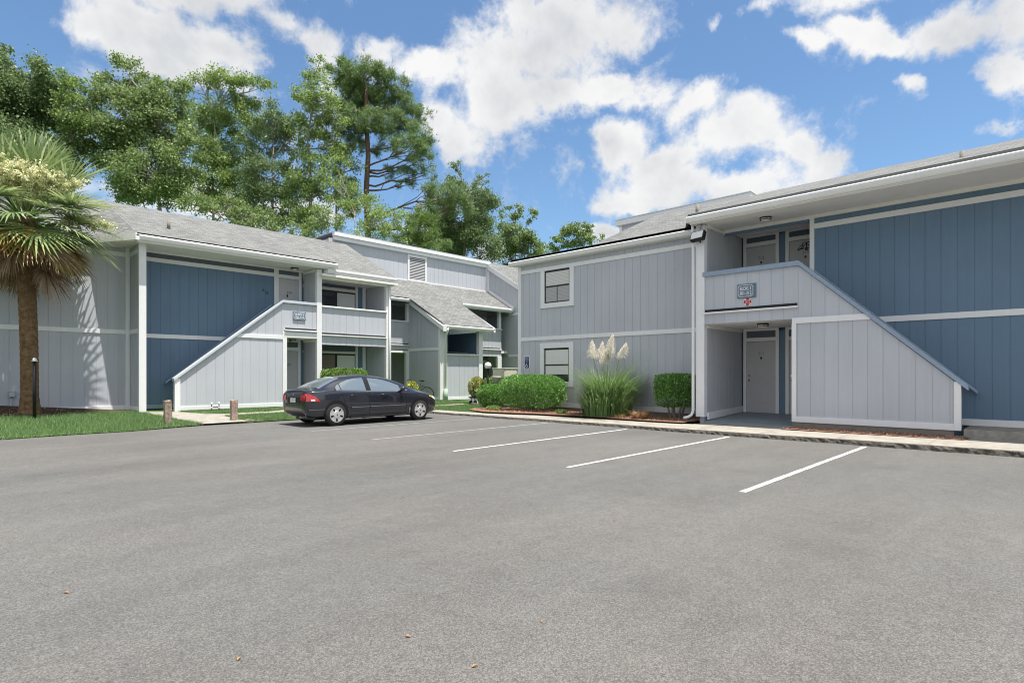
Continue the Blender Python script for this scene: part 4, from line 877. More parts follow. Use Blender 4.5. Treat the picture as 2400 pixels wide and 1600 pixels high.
MB().box(CX+.5,CX+4.2,CY-.55,CY+.55,.17,.24).build('underbody','trimblack',car)
MB().tube([cw(-.03,-.45,.27),cw(.4,-.45,.27)],.03,8).build('exhaust','chrome',car)
# ================================================================ plants
def frames(N_,rng):
    n=rng.normal(size=(N_,3)); n/=np.linalg.norm(n,axis=1,keepdims=True)
    r=rng.normal(size=(N_,3)); u=np.cross(n,r); u/=np.linalg.norm(u,axis=1,keepdims=True); return u,np.cross(n,u),n
def leaves(P,size,rng,aspect=.62,up=0.0,out=None):
    "one bent leaf (4 corner kite) per point"
    N_=len(P); u,v,n=frames(N_,rng)
    if out is not None:
        u=u*.75+out*.65; u[:,2]+=up; u/=np.linalg.norm(u,axis=1,keepdims=True); v=np.cross(n,u); v/=np.linalg.norm(v,axis=1,keepdims=True); n=np.cross(u,v)
    s=(size*rng.uniform(.65,1.25,N_))[:,None]
    V_=np.empty((N_,4,3)); V_[:,0]=P-u*s*.5; V_[:,1]=P+v*s*aspect*.5+n*s*.09; V_[:,2]=P+u*s*.5; V_[:,3]=P-v*s*aspect*.5+n*s*.09
    F=np.arange(N_*4).reshape(-1,4); return V_.reshape(-1,3),F
def ball(N_,rng,lo=.3):
    d=rng.normal(size=(N_,3)); d/=np.linalg.norm(d,axis=1,keepdims=True); return d,d*(rng.uniform(lo**3,1,N_)**(1/3))[:,None]
GREEN=[(.030,.062,.016),(.055,.115,.026),(.082,.155,.036),(.115,.19,.05)]
M['leaf_mid']=leaf_mat('sweetgum_leaves',[(0.091,0.146,0.047),(0.143,0.215,0.070),(0.202,0.283,0.101),(0.286,0.364,0.163)])
M['leaf_dark']=leaf_mat('dark_oak_leaves',[(000.060,000.101,000.041),(000.101,000.166,000.060),(000.161,000.238,000.091),(000.242,000.312,000.150)])
M['leaf_olive']=leaf_mat('olive_leaves',[(000.096,000.155,000.044),(000.160,000.244,000.068),(000.230,000.329,000.096),(000.319,000.409,000.150)])
M['needle']=leaf_mat('pine_needles',[(00.085,00.139,00.051),(00.131,00.211,00.071),(00.186,00.279,00.098),(00.245,00.338,00.135)],.5,.2)
M['needle_young']=leaf_mat('young_pine_needles',[(0.088,0.150,0.035),(0.138,0.225,0.056),(0.188,0.281,0.081)],.5,.25)
M['hedge']=leaf_mat('hedge_leaves',[(00.047,00.119,00.030),(00.097,00.227,00.047),(00.162,00.346,00.078),(00.259,00.475,00.130)],.35,.3,.5)
M['hedge_light']=leaf_mat('light_hedge_leaves',[(0.062,0.125,0.025),(0.112,0.213,0.044),(0.200,0.325,0.088),(0.338,0.450,0.163)],.4,.3)
M['croton']=leaf_mat('yellow_green_leaves',[(.08,.12,.02),(.22,.26,.05),(.42,.42,.11),(.58,.55,.2)],.4,.3)
M['flower']=leaf_mat('yellow_petals',[(.55,.42,.02),(.75,.62,.05),(.8,.72,.25)],.5,.3)
M['grassblade']=leaf_mat('grass_blades',[(.085,.155,.055),(.125,.215,.075),(.17,.275,.105),(.25,.34,.16)],.5,.35)
M['pampas']=leaf_mat('pampas_blades',[(0.061,0.132,0.035),(0.105,0.198,0.055),(0.154,0.259,0.083),(0.297,0.385,0.198)],.5,.3)
M['plume']=leaf_mat('cream_plumes',[(.74,.70,.60),(.82,.79,.71),(.86,.84,.78)],.8,.35)
M['dry']=leaf_mat('dry_leaves',[(.20,.11,.06),(.36,.22,.10),(.48,.34,.18)],.7,.2)
M['chip']=leaf_mat('bark_chips',[(.15,.085,.06),(.28,.155,.11),(.40,.25,.18),(.48,.36,.27)],.9,0)
M['frond']=leaf_mat('palm_leaflets',[(000.101,000.168,000.061),(000.174,000.255,000.091),(000.275,000.355,000.152),(000.406,000.468,000.244)],.35,.25,.5)
M['frond_yellow']=leaf_mat('yellowing_palm_leaflets',[(0.144,0.144,0.042),(0.300,0.240,0.066),(0.456,0.312,0.090),(0.192,0.108,0.042)],.5,.25)
M['frond_dead']=leaf_mat('dead_palm_leaflets',[(.14,.085,.045),(.26,.175,.10),(.38,.28,.19),(.10,.06,.03)],.8,.15)
M['palmflower']=leaf_mat('cream_palm_flowers',[(.58,.58,.33),(.70,.70,.42),(.78,.77,.54)],.8,.12)
M['palmtrunk']=mat('palm_trunk',(.165,.105,.058),.95,.1,noise=.6,nscale=9,bump=1,bscale=22)
def limb(mb,a,b,r0,r1,rng,wob=.06,n=5):
    a=np.array(a,float); b=np.array(b,float); L_=np.linalg.norm(b-a); pts=[];rad=[]
    for i in range(n+1):
        t=i/n; p=a+(b-a)*t+rng.normal(size=3)*L_*wob*math.sin(math.pi*t)*.6; p[2]-=L_*.06*math.sin(math.pi*t)*(1 if b[2]<a[2]+.3*L_ else -.8); pts.append(p); rad.append(r0+(r1-r0)*t)
    mb.tube(pts,rad,6,cap=False); return pts
def tree(name,label,d,base,blobs,leafm,leaf=.21,per=520,barkm='bark',r0=.22,seed=1,group='trees behind the far building',needles=False,dens=1.0,top=None,pale=0):
    "blobs: ellipses of the crown (x, y, rx, ry in photo points) set at its own distance d, each a rounded volume of leaf clusters"
    rng=np.random.default_rng(seed); k=d/FPX; bx=at(base,875,d); B=np.array([bx.x,bx.y,-.05])
    root=empty(name,B,label,'tree',group); side=np.array([SA,CA,0]); rgt=np.array([CA,-SA,0])
    tb=MB(); P=[];O=[]; cen=[]
    for i,(x,y,rx,ry) in enumerate(blobs):
        c=np.array(at(x,y,d+rng.uniform(-1,1)*rx*k*.8)); cen.append((c,rx*k,ry*k))
    topz=sorted(c[2]-.4*b for c,_,b in cen)[-3 if len(cen)>4 else -1] if top is None else at(base,top,d).z
    tx=np.mean([c for c,_,_ in cen],axis=0); tip=np.array([B[0]*.5+tx[0]*.5,B[1]*.5+tx[1]*.5,topz])
    if top is not None: tip[:2]=B[:2]+rng.normal(size=2)*.15
    nT=9; tr=[B+(tip-B)*(i/nT)+np.append(rng.normal(size=2)*.12*(i>0),0) for i in range(nT+1)]
    tb.tube(tr,[r0*(1-(.55 if needles else .82)*i/nT) for i in range(nT+1)],8)
    for c,a,b in cen:
        vol=a*a*b; nc=max(6,int(dens*15*(a*b)**1.0)); 
        tz=min(c[2]-.25*abs(np.linalg.norm((c-tip)[:2])),tip[2]*.97); tt=max(.15,min(.98,(tz-B[2])/(tip[2]-B[2]))); j=min(nT-1,int(tt*nT)); st=tr[j]+(tr[j+1]-tr[j])*(tt*nT-j)
        lp=limb(tb,st,c,r0*(1-.8*tt)*.45+.02,.025,rng)
        _,q=ball(nc,rng,.5)
        for w in q:
            cc=c+rgt*w[0]*a+side*w[1]*a*.9+np.array([0,0,1])*w[2]*b
            if rng.random()<.5:
                limb(tb,lp[rng.integers(2,5)],cc,.035+pale*.01,.012,rng,.08,3)
            cr=min(a,b)*rng.uniform(.18,.36)+.14
            m_=int(per*(1 if needles else 1.55)*cr*cr*rng.uniform(.75,1.2))
            dd,_q=ball(m_,rng,.45); qq=(_q*np.where(rng.random(m_)<.45,.62,0)[:,None]+rng.normal(size=(m_,3))*.40)*np.array([rng.uniform(.8,1.5),rng.uniform(.8,1.5),rng.uniform(.55,1.25)]); P.append(cc+qq*cr); O.append(dd)
    P=np.concatenate(P);O=np.concatenate(O)
    if needles:
        # tufts: several thin needles leaving each point
        kN=7; P2=np.repeat(P,kN,axis=0); O2=np.repeat(O*.5+rng.normal(size=O.shape)*.35+np.array([0,0,.35]),kN,axis=0)+rng.normal(size=(len(P)*kN,3))*.55
        O2/=np.linalg.norm(O2,axis=1,keepdims=True); L_=rng.uniform(.20,.34,len(P2))[:,None]; w=np.cross(O2,rng.normal(size=O2.shape)); w/=np.linalg.norm(w,axis=1,keepdims=True)
        V_=np.stack([P2-w*.012,P2+w*.012,P2+O2*L_+w*.008,P2+O2*L_-w*.008],axis=1).reshape(-1,3); F=np.arange(len(V_)).reshape(-1,4)
    else: V_,F=leaves(P,leaf*.70,rng,.8)
    tb.build('trunk',barkm,root,smooth=True); np_mesh('crown',V_,F,leafm,root); return root
# crowns read off the photo, each at its own distance
tree('oak_tree','dark dense tree rising behind the palm at the left edge of the photo',42,40,[(60,190,72,58),(0,255,85,85),(112,262,66,82),(48,360,95,75),(-70,265,85,140),(5,108,26,18),(120,365,60,60)],'leaf_dark',.22,560,seed=2,r0=.4,dens=.5)
tree('slender_tree','narrow dark tree between the leftmost oak and the tall pale green tree',41,172,[(172,192,32,42),(165,258,42,58),(172,325,42,52),(150,390,45,45)],'leaf_olive',.22,480,seed=3,dens=.55)
tree('sweetgum_tree','tallest broad bright green tree with several pointed tops above the left roof end',44,395,[(230,188,30,48),(292,182,44,56),(345,213,38,52),(398,204,34,52),(280,268,72,66),(372,288,68,78),(262,345,58,58),(340,395,88,66),(425,378,48,68),(320,440,62,42),(400,450,50,40)],'leaf_mid',.23,520,'palebark',.26,5,dens=.42,pale=1)
tree('sweetgum_tree','round topped green tree with pale bare branches left of the vine clad tree',47,478,[(470,208,36,38),(528,210,44,44),(584,214,42,44),(638,196,14,10),(480,285,58,58),(560,288,56,58),(505,368,60,58),(455,440,52,44),(550,430,58,56)],'leaf_olive',.22,430,'palebark',.2,6,dens=.40,pale=1)
tree('vine_clad_tree','bushy olive tree with dark vines in the middle of the back row',45,640,[(650,282,46,46),(615,338,48,56),(690,330,42,56),(640,415,58,58),(575,478,56,44),(665,488,46,46),(610,520,50,35)],'leaf_dark',.2,450,seed=7,dens=.48)
tree('slender_tree','tall thin tree with a leaning dark trunk left of the pine',43,722,[(738,163,36,32),(712,205,32,38),(748,232,46,46),(722,300,42,50),(765,322,36,46),(728,395,48,48),(702,455,42,46),(762,452,36,36),(735,520,40,40),(792,262,26,34),(788,330,26,34),(690,520,40,30)],'leaf_olive',.2,430,seed=8,r0=.27,dens=.5)
tree('vine_clad_tree','dark leafy tree filling the space left of the bare pine trunk',44.5,782,[(800,330,38,40),(782,375,36,38),(815,402,34,40),(795,458,44,36),(760,300,30,36),(838,470,28,28),(770,240,26,30)],'leaf_dark',.2,450,seed=17,dens=.62,r0=.2)
tree('pine_tree','tall pine with a bare reddish trunk and a rounded open crown',46,862,[(800,172,36,28),(850,165,45,26),(900,182,34,28),(932,205,24,28),(832,222,46,32),(890,240,48,32),(958,245,34,28),(986,268,28,22),(850,282,46,28),(920,292,52,32),(984,318,38,26),(955,348,50,24),(1000,356,22,20),(830,330,26,20),(962,388,42,17),(925,402,34,14),(1040,455,50,28),(1075,485,40,24),(905,335,30,16),(820,255,36,26),(815,300,34,22),(940,432,40,14),(1000,408,36,14),(825,192,40,30),(862,350,36,16)],'needle',per=230,barkm='pinebark',r0=.34,seed=9,needles=True,top=205)
tree('oak_tree','dark fine leaved tree with high bare branches right of the pine',50,1085,[(1080,522,74,52),(1122,490,46,42),(1052,562,66,44),(1130,562,46,46),(1066,386,13,18),(1080,420,32,22),(1132,416,24,15),(1120,442,26,17),(1096,456,36,22)],'leaf_dark',.19,520,seed=10,dens=.75)
tree('pine_tree','young bright green pine at the clerestory roof below the tall pine',44,980,[(980,538,42,36),(1000,500,30,26),(958,572,46,26),(1015,570,36,26)],'needle_young',per=300,barkm='pinebark',r0=.12,seed=11,needles=True,top=480)
tree('understory_tree','pale green low tree in front of the pine trunk above the middle roof',41,830,[(790,500,54,40),(862,490,44,36),(830,548,56,36),(902,520,46,42),(762,548,46,32),(925,560,36,36),(800,452,40,36),(790,395,34,38)],'leaf_olive',.19,420,'palebark',.1,12,dens=.5)
tree('understory_tree','low dark green tree showing just above the left roof ridge',40,560,[(520,490,54,36),(600,520,54,34),(690,540,46,26),(455,480,40,30)],'leaf_mid',.2,430,seed=13,r0=.12,dens=.8)
tree('sweetgum_tree','green tree standing alone in the gap between the two buildings',55,1205,[(1200,500,32,22),(1186,548,32,36),(1215,558,36,36),(1192,606,30,28),(1240,592,28,32),(1246,508,14,16)],'leaf_mid',.24,480,seed=14,r0=.2,dens=.6)
tree('distant_tree','distant green tree peeking over the near building roof',75,1345,[(1350,550,42,26),(1318,572,34,18),(1376,530,14,11),(1395,560,20,14)],'leaf_mid',.3,330,seed=15,dens=.7)
tree('distant_tree','small distant treetop left of the near roof gutter',72,1270,[(1270,585,18,14),(1255,600,22,14)],'leaf_mid',.28,330,seed=16,dens=.7)
# ---------------------------------------------------------------- fan palm
def palm():
    rng=np.random.default_rng(21); B=Vector((2.42,21.0,lawn_z(2.42,21)+.03)); C=Vector((2.30,20.98,5.74))
    root=empty('palm_tree',B,'fan palm with cream flowers and a brown shaggy skirt at the left','palm tree')
    tr=MB(); n=60; pts=[];rad=[]
    for i in range(n+1):
        t=i/n; pts.append(B+(C-B)*t+Vector((.03*math.sin(t*4),0,-.1*(1-t)))); rad.append((.225 if t>.12 else .225+.09*(1-t/.12)**1.5)*(1+.045*(i%2))*(1 if t<.82 else 1+.35*(t-.82)/.18)*.9)
    tr.tube(pts,rad,18); tr.build('trunk','palmtrunk',root)
    def fan(parts,az,el,pl,br,nl,spread,droop,fold=.25,roll=0):
        "a fan leaf: petiole length pl, blade radius br, nl leaflets"
        d=Vector((math.cos(az)*math.cos(el),math.sin(az)*math.cos(el),math.sin(el))); up=Vector((0,0,1)); s=d.cross(up); s=s.normalized() if s.length>.05 else Vector((1,0,0)); nrm=s.cross(d)
        base=C+Vector((math.cos(az),math.sin(az),0))*.14+Vector((0,0,.25*math.sin(el)))
        tipd=d; h=base+d*pl; h.z-=droop*pl*pl*.28; parts['pet'].append((base,(base+h)/2+Vector((0,0,.05*pl)),h))
        d2=(h-base).normalized(); d2=(d2+Vector((0,0,-droop*.35))).normalized(); s=d2.cross(up); s=s.normalized() if s.length>.05 else Vector((1,0,0)); nrm=s.cross(d2)
        for k in range(nl):
            a=(k/(nl-1)-.5)*spread+rng.normal()*.02; L_=br*(1-.30*(abs(a)/(spread/2))**2)*rng.uniform(.88,1.08)
            dr=(d2*math.cos(a)+s*math.sin(a)+nrm*fold*abs(math.sin(a))).normalized(); w=dr.cross(nrm).normalized()*.023*br/1.0
            prev=None; q=[]
            for j,(t,ww) in enumerate(((0.05,.5),(.4,1.1),(.72,.8),(1.0,.06))):
                p=h+dr*(L_*t); p=p+Vector((0,0,-1))*(droop*.55*L_*t*t*rng.uniform(.8,1.2)*(.45+t*.55)); q.append((p-w*ww,p+w*ww))
            parts['V'].append(q)
    def emit(parts,m,nm):
        V_=[];F=[]
        for q in parts['V']:
            n0=len(V_)
            for a,b in q: V_+=[tuple(a),tuple(b)]
            for j in range(3): F.append((n0+2*j,n0+2*j+1,n0+2*j+3,n0+2*j+2))
        if parts['pet']:
            pass
        return np_mesh(nm,V_,F,m,root)
    green={'V':[],'pet':[]}; yel={'V':[],'pet':[]}; dead={'V':[],'pet':[]}
    ga=2.39996
    for i in range(50):
        t=i/49; el=R(84-98*t); az_=(i*ga+.3)%6.283
        if abs(az_-4.65)<.9 and R(22)<el<R(58) and i%3: continue
        fan(green,i*ga+.3,el,rng.uniform(.95,1.35),rng.uniform(1.05,1.4),38,R(rng.uniform(225,285)),.10+.34*t)
    for i in range(18): fan(yel,i*ga+1.0,R(rng.uniform(-45,-8)),rng.uniform(.75,1.2),rng.uniform(.9,1.2),38,R(rng.uniform(190,260)),.35+.2*rng.random())
    for i in range(30): fan(dead,i*ga+.7,R(rng.uniform(-64,-22)),rng.uniform(.55,1.15),rng.uniform(.65,.95),32,R(rng.uniform(110,210)),.45+.25*rng.random(),fold=.4)
    emit(green,'frond','green_fronds'); emit(yel,'frond_yellow','yellowing_fronds'); emit(dead,'frond_dead','dead_fronds')
    pt=MB()
    for p_ in green['pet']+yel['pet']: pt.tube(p_,[.028,.02,.014],5,cap=False)
    pt.build('leaf_stalks','hedge_light',root); pt=MB()
    for p_ in dead['pet']: pt.tube(p_,[.03,.022,.016],5,cap=False)
    pt.build('dead_stalks','frond_dead',root)
    # flower clusters: branching sprays full of tiny cream flowers
    P=[]; st=MB()
    for az,el,L_ in ((4.0,.70,1.5),(4.6,.74,1.5),(5.2,.66,1.5),(4.3,.55,1.55),(5.5,.52,1.55),(4.9,.56,1.55),(5.9,-.1,1.85),(4.65,.48,1.45),(5.3,.58,1.45),(4.1,.50,1.5)):
        d=np.array([math.cos(az)*math.cos(el),math.sin(az)*math.cos(el),math.sin(el)]); a0=np.array(C)+np.array([0,0,.25]); e=a0+d*L_; st.tube([a0,(a0+e)/2+np.array([0,0,.12]),e],[.03,.02,.01],5,cap=False)
        for k in range(44):
            t=rng.uniform(.5,1.05); p0=a0+(e-a0)*t; e2=p0+rng.normal(size=3)*np.array([.17,.17,.11]); m_=56
            q=p0+(e2-p0)*rng.uniform(0,1,(m_,1))+rng.normal(size=(m_,3))*.035; P.append(q)
    P=np.concatenate(P); V_,F=leaves(P,.05,rng,.8); fo=np_mesh('flower_sprays',V_,F,'palmflower',root); st.build('flower_stalks','palmflower',fo)
palm()
# ---------------------------------------------------------------- clipped hedges and small plants
def hedge(name,label,cat,c,sx,sy,sz,leafm,n,leaf,rz=0,seed=1,power=4,bottom=.0,group=None,stems=5,gap=.0,stemr=.02):
    "clipped bush: leaves through a rounded box, densest near its surface"
    rng=np.random.default_rng(seed); root=empty(name,c,label,cat,group)
    d=rng.normal(size=(n,3)); d/=(np.sum(np.abs(d)**power,axis=1)**(1/power))[:,None]
    lump=1+.05*np.sin(d[:,0]*9+seed)*np.cos(d[:,2]*8)+.04*np.sin(d[:,1]*13+2)
    r=np.where(rng.random(n)<.72,rng.uniform(.9,1.03,n),rng.uniform(.35,.92,n))*lump
    q=d*r[:,None]; keep=~((q[:,2]<-.55)&(rng.random(n)<gap)); q=q[keep]; d=d[keep]
    P=q*np.array([sx,sy,sz]); ca_,sa_=math.cos(rz),math.sin(rz); P=np.stack([P[:,0]*ca_-P[:,1]*sa_,P[:,0]*sa_+P[:,1]*ca_,P[:,2]],1)
    P=P+np.array([c[0],c[1],c[2]+bottom+sz]); O=np.stack([d[:,0]*ca_-d[:,1]*sa_,d[:,0]*sa_+d[:,1]*ca_,d[:,2]],1)
    V_,F=leaves(P,leaf,rng,.6,.15,O); mb=MB()
    for k in range(stems):
        a=rng.uniform(-.6,.6,2)*np.array([sx,sy]); a=np.array([a[0]*ca_-a[1]*sa_,a[0]*sa_+a[1]*ca_])
        b0=np.array([c[0]+a[0]*.35,c[1]+a[1]*.35,c[2]-.05]); limb(mb,b0,np.array([c[0]+a[0],c[1]+a[1],c[2]+bottom+sz*1.2]),stemr,stemr*.4,rng,.05,4)
    mb.build('stems','bark',root); np_mesh('foliage',V_,F,leafm,root); return root
hedge('hedge','large rounded clipped hedge under the near wall windows','hedge',(15.5,13.72,.13),.68,1.12,.56,'hedge',24000,.055,seed=31,power=4.5,bottom=.14,stems=9,gap=.3)
hedge('hedge','smaller rounded bush touching the left end of the large hedge','bush',(15.75,16.05,.13),.5,.52,.43,'hedge',9000,.06,seed=32,power=3,bottom=.04,gap=.3)
hedge('boxed_shrub','square clipped shrub on a bare trunk beside the white downspout','shrub',(15.75,8.28,.13),.48,.50,.47,'hedge',11000,.06,seed=33,power=7,bottom=.36,gap=.55,stems=7,stemr=.035)
hedge('hedge','flat topped light green hedge behind the car roof','hedge',(12.15,20.75,.12),.92,.45,.72,'hedge_light',11000,.085,seed=34,power=6,bottom=.06)
hedge('croton_bush','yellow and green leafy shrub growing from the white planter','shrub',(17.25,18.55,.42),.36,.36,.42,'croton',900,.12,seed=35,power=2.2,bottom=.02)
hedge('croton_bush','yellow green bushy plants behind the globe lamp pole','shrub',(18.6,18.75,.13),.7,.6,.55,'hedge_light',2200,.12,seed=36,power=2.4,bottom=.04)
hedge('leafy_shrub','light green plant right of the beige cabinet behind the large hedge','shrub',(19.9,18.5,.13),.6,.5,.62,'hedge_light',1300,.12,seed=37,power=2.3,bottom=.04)
hedge('ground_plant','little pale variegated plant at the mulch corner by the small bush','plant',(14.75,14.95,.13),.22,.3,.09,'hedge_light',600,.05,seed=38,power=2.2)
hedge('ground_plant','tiny green weed in the mulch right of the large hedge','plant',(15.0,12.0,.13),.16,.22,.07,'hedge_light',260,.06,seed=39,power=2.2)
hedge('flower_bush','bunch of yellow flowers over green leaves beside the bicycle','flowers',(16.4,22.1,.15),.30,.30,.42,'hedge_light',900,.085,seed=40,power=2.2,bottom=.1)
rng=np.random.default_rng(41)
fb=bpy.data.objects['flower_bush']; _,q=ball(420,rng,.8); q=q[(q[:,2]>.25)|(q[:,0]*CA-q[:,1]*SA>.62)]; V_,F=leaves(np.array([16.4,22.1,.67])+q*np.array([.33,.33,.45]),.07,rng,.9); np_mesh('blossoms',V_,F,'flower',fb)
# pampas grass
def blades(name,m,base,n,rad,hgt,rng,parent,lean=.55,w=.010,curl=1.0,seg=6):
    V_=[];F=[]
    for i in range(n):
        a=rng.uniform(0,2*math.pi); r=rad*math.sqrt(rng.random())*.5; b=np.array([base[0]+r*math.cos(a),base[1]+r*math.sin(a),base[2]]); h=hgt*rng.uniform(.45,1.05); le=lean*rng.uniform(.25,1.25)*h
        cu=curl*rng.uniform(.25,1.15); d=np.array([math.cos(a+rng.normal()*.4),math.sin(a+rng.normal()*.4),0]); sd=np.array([-d[1],d[0],0]); n0=len(V_)
        for j in range(seg+1):
            t=j/seg; p=b+np.array([0,0,1])*(h*(t-.42*cu*t**3))+d*(le*t**1.9); ww=w*(1-t*.92); V_+=[p-sd*ww,p+sd*ww]
        for j in range(seg): F.append((n0+2*j,n0+2*j+1,n0+2*j+3,n0+2*j+2))
    return np_mesh(name,V_,F,m,parent)
pg=empty('pampas_grass',(15.55,10.5,.13),'tall pampas grass with five cream plumes against the near gray wall','ornamental grass'); rng=np.random.default_rng(51)
blades('blades','pampas',(15.55,10.5,.12),2600,1.25,2.0,rng,pg,.60,.015,1.2); 
V0=blades('lower_blades','pampas',(15.3,10.45,.12),1900,1.5,1.15,rng,pg,.62,.015,1.3)
st=MB(); P=[]
for (dy,dx,h,l) in ((.33,.0,2.0,.55),(.08,.1,1.98,.52),(-.06,.05,1.78,.48),(-.20,.1,2.0,.52),(-.28,.0,2.1,.62),(-.65,.1,2.0,.46)):
    b=np.array([15.6,10.9,.15]); t=np.array([15.6+dx,10.85+dy,h]); up=(t-b)/np.linalg.norm(t-b); b=np.array([15.6,10.6,.15]); st.tube([b,(b+t)/2+np.array([0,dy*-.1,0]),t,t+up*l],[.009,.008,.006,.003],5)
    m_=2600; s_=rng.random(m_)**.9; rr_=.082*np.sin(np.pi*np.clip(s_*.9+.08,0,1))**.8*np.abs(rng.normal(size=m_)); aa=rng.uniform(0,6.28,m_); P.append(t+up*(l*s_)[:,None]+np.stack([rr_*np.cos(aa),rr_*np.sin(aa)-.10*l*s_**2,-rr_*.9],1))
st.build('plume_stalks','pampas',pg); P=np.concatenate(P); V_,F=leaves(P,.05,rng,.32,.8,np.tile([0,0,1.0],(len(P),1))); np_mesh('plumes',V_,F,'plume',pg)
dp=empty('dried_plant',(14.85,8.95,.13),'low clump of withered tan leaves in the mulch left of the square shrub','plant'); blades('leaves','dry',(14.85,8.95,.13),420,.45,.34,np.random.default_rng(52),dp,.9,.012,1.3,4)
for i,(x,y,s,l) in enumerate(((14.75,9.6,.7,'few thin dry stalks in the mulch beside the pampas grass'),)):
    q=empty('dry_stalks',(x,y,.13),l,'plant'); blades('stalks','dry',(x,y,.13),60,.5,.22,np.random.default_rng(53),q,1.0,.008,1.2,4)
# mulch chips and grass (uncountable)
def chips(name,poly,z,n,seed,m='chip',size=.05):
    rng=np.random.default_rng(seed); xs_=[p[0] for p in poly]; ys_=[p[1] for p in poly]; P=[]
    from mathutils.geometry import intersect_point_tri_2d
    def inside(x,y):
        c=False; j=len(poly)-1
        for i in range(len(poly)):
            if (poly[i][1]>y)!=(poly[j][1]>y) and x<(poly[j][0]-poly[i][0])*(y-poly[i][1])/(poly[j][1]-poly[i][1])+poly[i][0]: c=not c
            j=i
        return c
    while len(P)<n:
        x,y=rng.uniform(min(xs_),max(xs_)),rng.uniform(min(ys_),max(ys_))
        if inside(x,y): P.append((x,y,(z if not callable(z) else z(x,y))+rng.uniform(.004,.022)))
    V_,F=leaves(np.array(P),size,rng,.35); return tag(np_mesh(name,V_,F,m),None,None,None,'stuff')
chips('bark_chips',[(14.55,7.5),(16.5,7.5),(16.5,15.3),(15.2,16.2),(14.5,15.6),(14.05,14.5),(14.3,13.2),(14.55,12.4)],.135,5200,61,size=.055)
chips('bark_chips',[(14.70,1.46),(15.36,1.46),(15.36,4.9),(14.64,4.9)],.125,3200,62,size=.045)
chips('bark_chips',[(-6,22.4),(-6,20.9),(1.6,20.5),(3.0,20.7),(4.8,22.3)],lambda x,y:lawn_z(x,y)+.02,700,63,'dry',.06)
def grass(polys,per,seed,skip=()):
    rng=np.random.default_rng(seed); V_=[]
    for (x0,x1,y0,y1) in polys:
        n=int((x1-x0)*(y1-y0)*per); X=rng.uniform(x0,x1,n); Y=rng.uniform(y0,y1,n)
        ok=np.ones(n,bool)
        edge=np.interp(X,[-16,-2,1.4,2.6,3.9,5.2,5.9,6.6,8,9.2,13.3],[16.4,16.75,16.85,17,16.95,17.3,17.45,17.35,17.42,17.35,17.0]); ok&=(Y>edge-.03+rng.normal(size=n)*.035)|(X>13.9)
        # walkway and bed stay bare
        wl=np.interp(Y,[17.3,20.6,21.9],[5.78,5.44,5.42]); wr_=np.interp(Y,[17.3,19.35,21.5],[6.93,6.98,6.25]); ok&=~((X>wl)&(X<wr_)&(Y>17.3)); ok&=~((X>6.5)&(X<10.3)&(Y>19.33+.08*(X-7))&(Y<20.05))
        ok&=~((X<5.3)&(Y>np.interp(X,[-9,0,1.6,2.9,3.4,5.2],[20.7,20.55,20.3,20.5,21.3,22.1])-rng.random(n)*.15))
        ok&=~((X>13.9)&(X<17.5)&(Y>18.33+.08*(X-14))&(Y<18.75+.09*(X-14))); ok&=~((X>13.3)&(Y<np.interp(X,[13.9,14,14.6,16.6],[17.0,15.0,14.9,16.4])))
        X=X[ok];Y=Y[ok]; Z=np.array([lawn_z(a,b) for a,b in zip(X,Y)]); n=len(X)
        h=rng.uniform(.045,.11,n)*(1+.25*np.sin(X*3.1)*np.cos(Y*2.7)); a=rng.uniform(0,6.283,n); l=rng.uniform(.1,.9,n)*h; w=rng.uniform(.004,.008,n); b=rng.uniform(0,6.283,n)
        p0=np.stack([X-np.cos(b)*w,Y-np.sin(b)*w,Z-.01],1); p1=np.stack([X+np.cos(b)*w,Y+np.sin(b)*w,Z-.01],1); p2=np.stack([X+np.cos(a)*l,Y+np.sin(a)*l,Z+h],1)
        V_.append(np.stack([p0,p1,p2],1).reshape(-1,3))
    V_=np.concatenate(V_); return tag(np_mesh('grass',V_,np.arange(len(V_)).reshape(-1,3),'grassblade'),None,None,None,'stuff')
grass([(-4,9.3,16.8,22.3)],1500,71); grass([(9.3,17.6,16.9,21.4),(13.9,17.5,14.8,17)],1300,72)
# ================================================================ small things standing about
def bollard(x,y,h,lean,label,seed):
    rng=random.Random(seed); z0=lawn_z(x,y)-.05; r=empty('wooden_post',(x,y,z0),label,'post','weathered wooden posts'); bm=bmesh.new(); bmesh.ops.create_cube(bm,size=1)
    bmesh.ops.subdivide_edges(bm,edges=bm.edges[:],cuts=5,use_grid_fill=True)
    for v in bm.verts:
        X,Y,Z=v.co; k=1+.05*math.sin(Z*9+seed)+rng.uniform(-.05,.05); split=-.018 if abs(X)<.12 and abs(Y)>.45 else 0
        v.co=Vector((x+X*.165*k+lean*(Z+.5)*h,y+(Y*.165+math.copysign(split,Y)*(1 if split else 0))*k,z0+(Z+.5)*h+ (rng.uniform(-.02,.012) if Z>.45 else 0)))
    me=bpy.data.meshes.new('timber'); bm.to_mesh(me); bm.free(); me.materials.append(M['wood']); o=bpy.data.objects.new('timber',me); COL.objects.link(o); hang(o,r); return r
bollard(5.05,18.0,.70,-.03,'weathered wooden post on the lawn edge left of the walkway',3)
bollard(6.78,17.92,.66,.0,'weathered wooden post right of the walkway with a fallen plank at its foot',5)
bk=empty('timber_plank',(7.05,17.6,.05),'broken rotten plank lying at the foot of the right wooden post','plank'); mb=MB()
rng=random.Random(4); prev=None
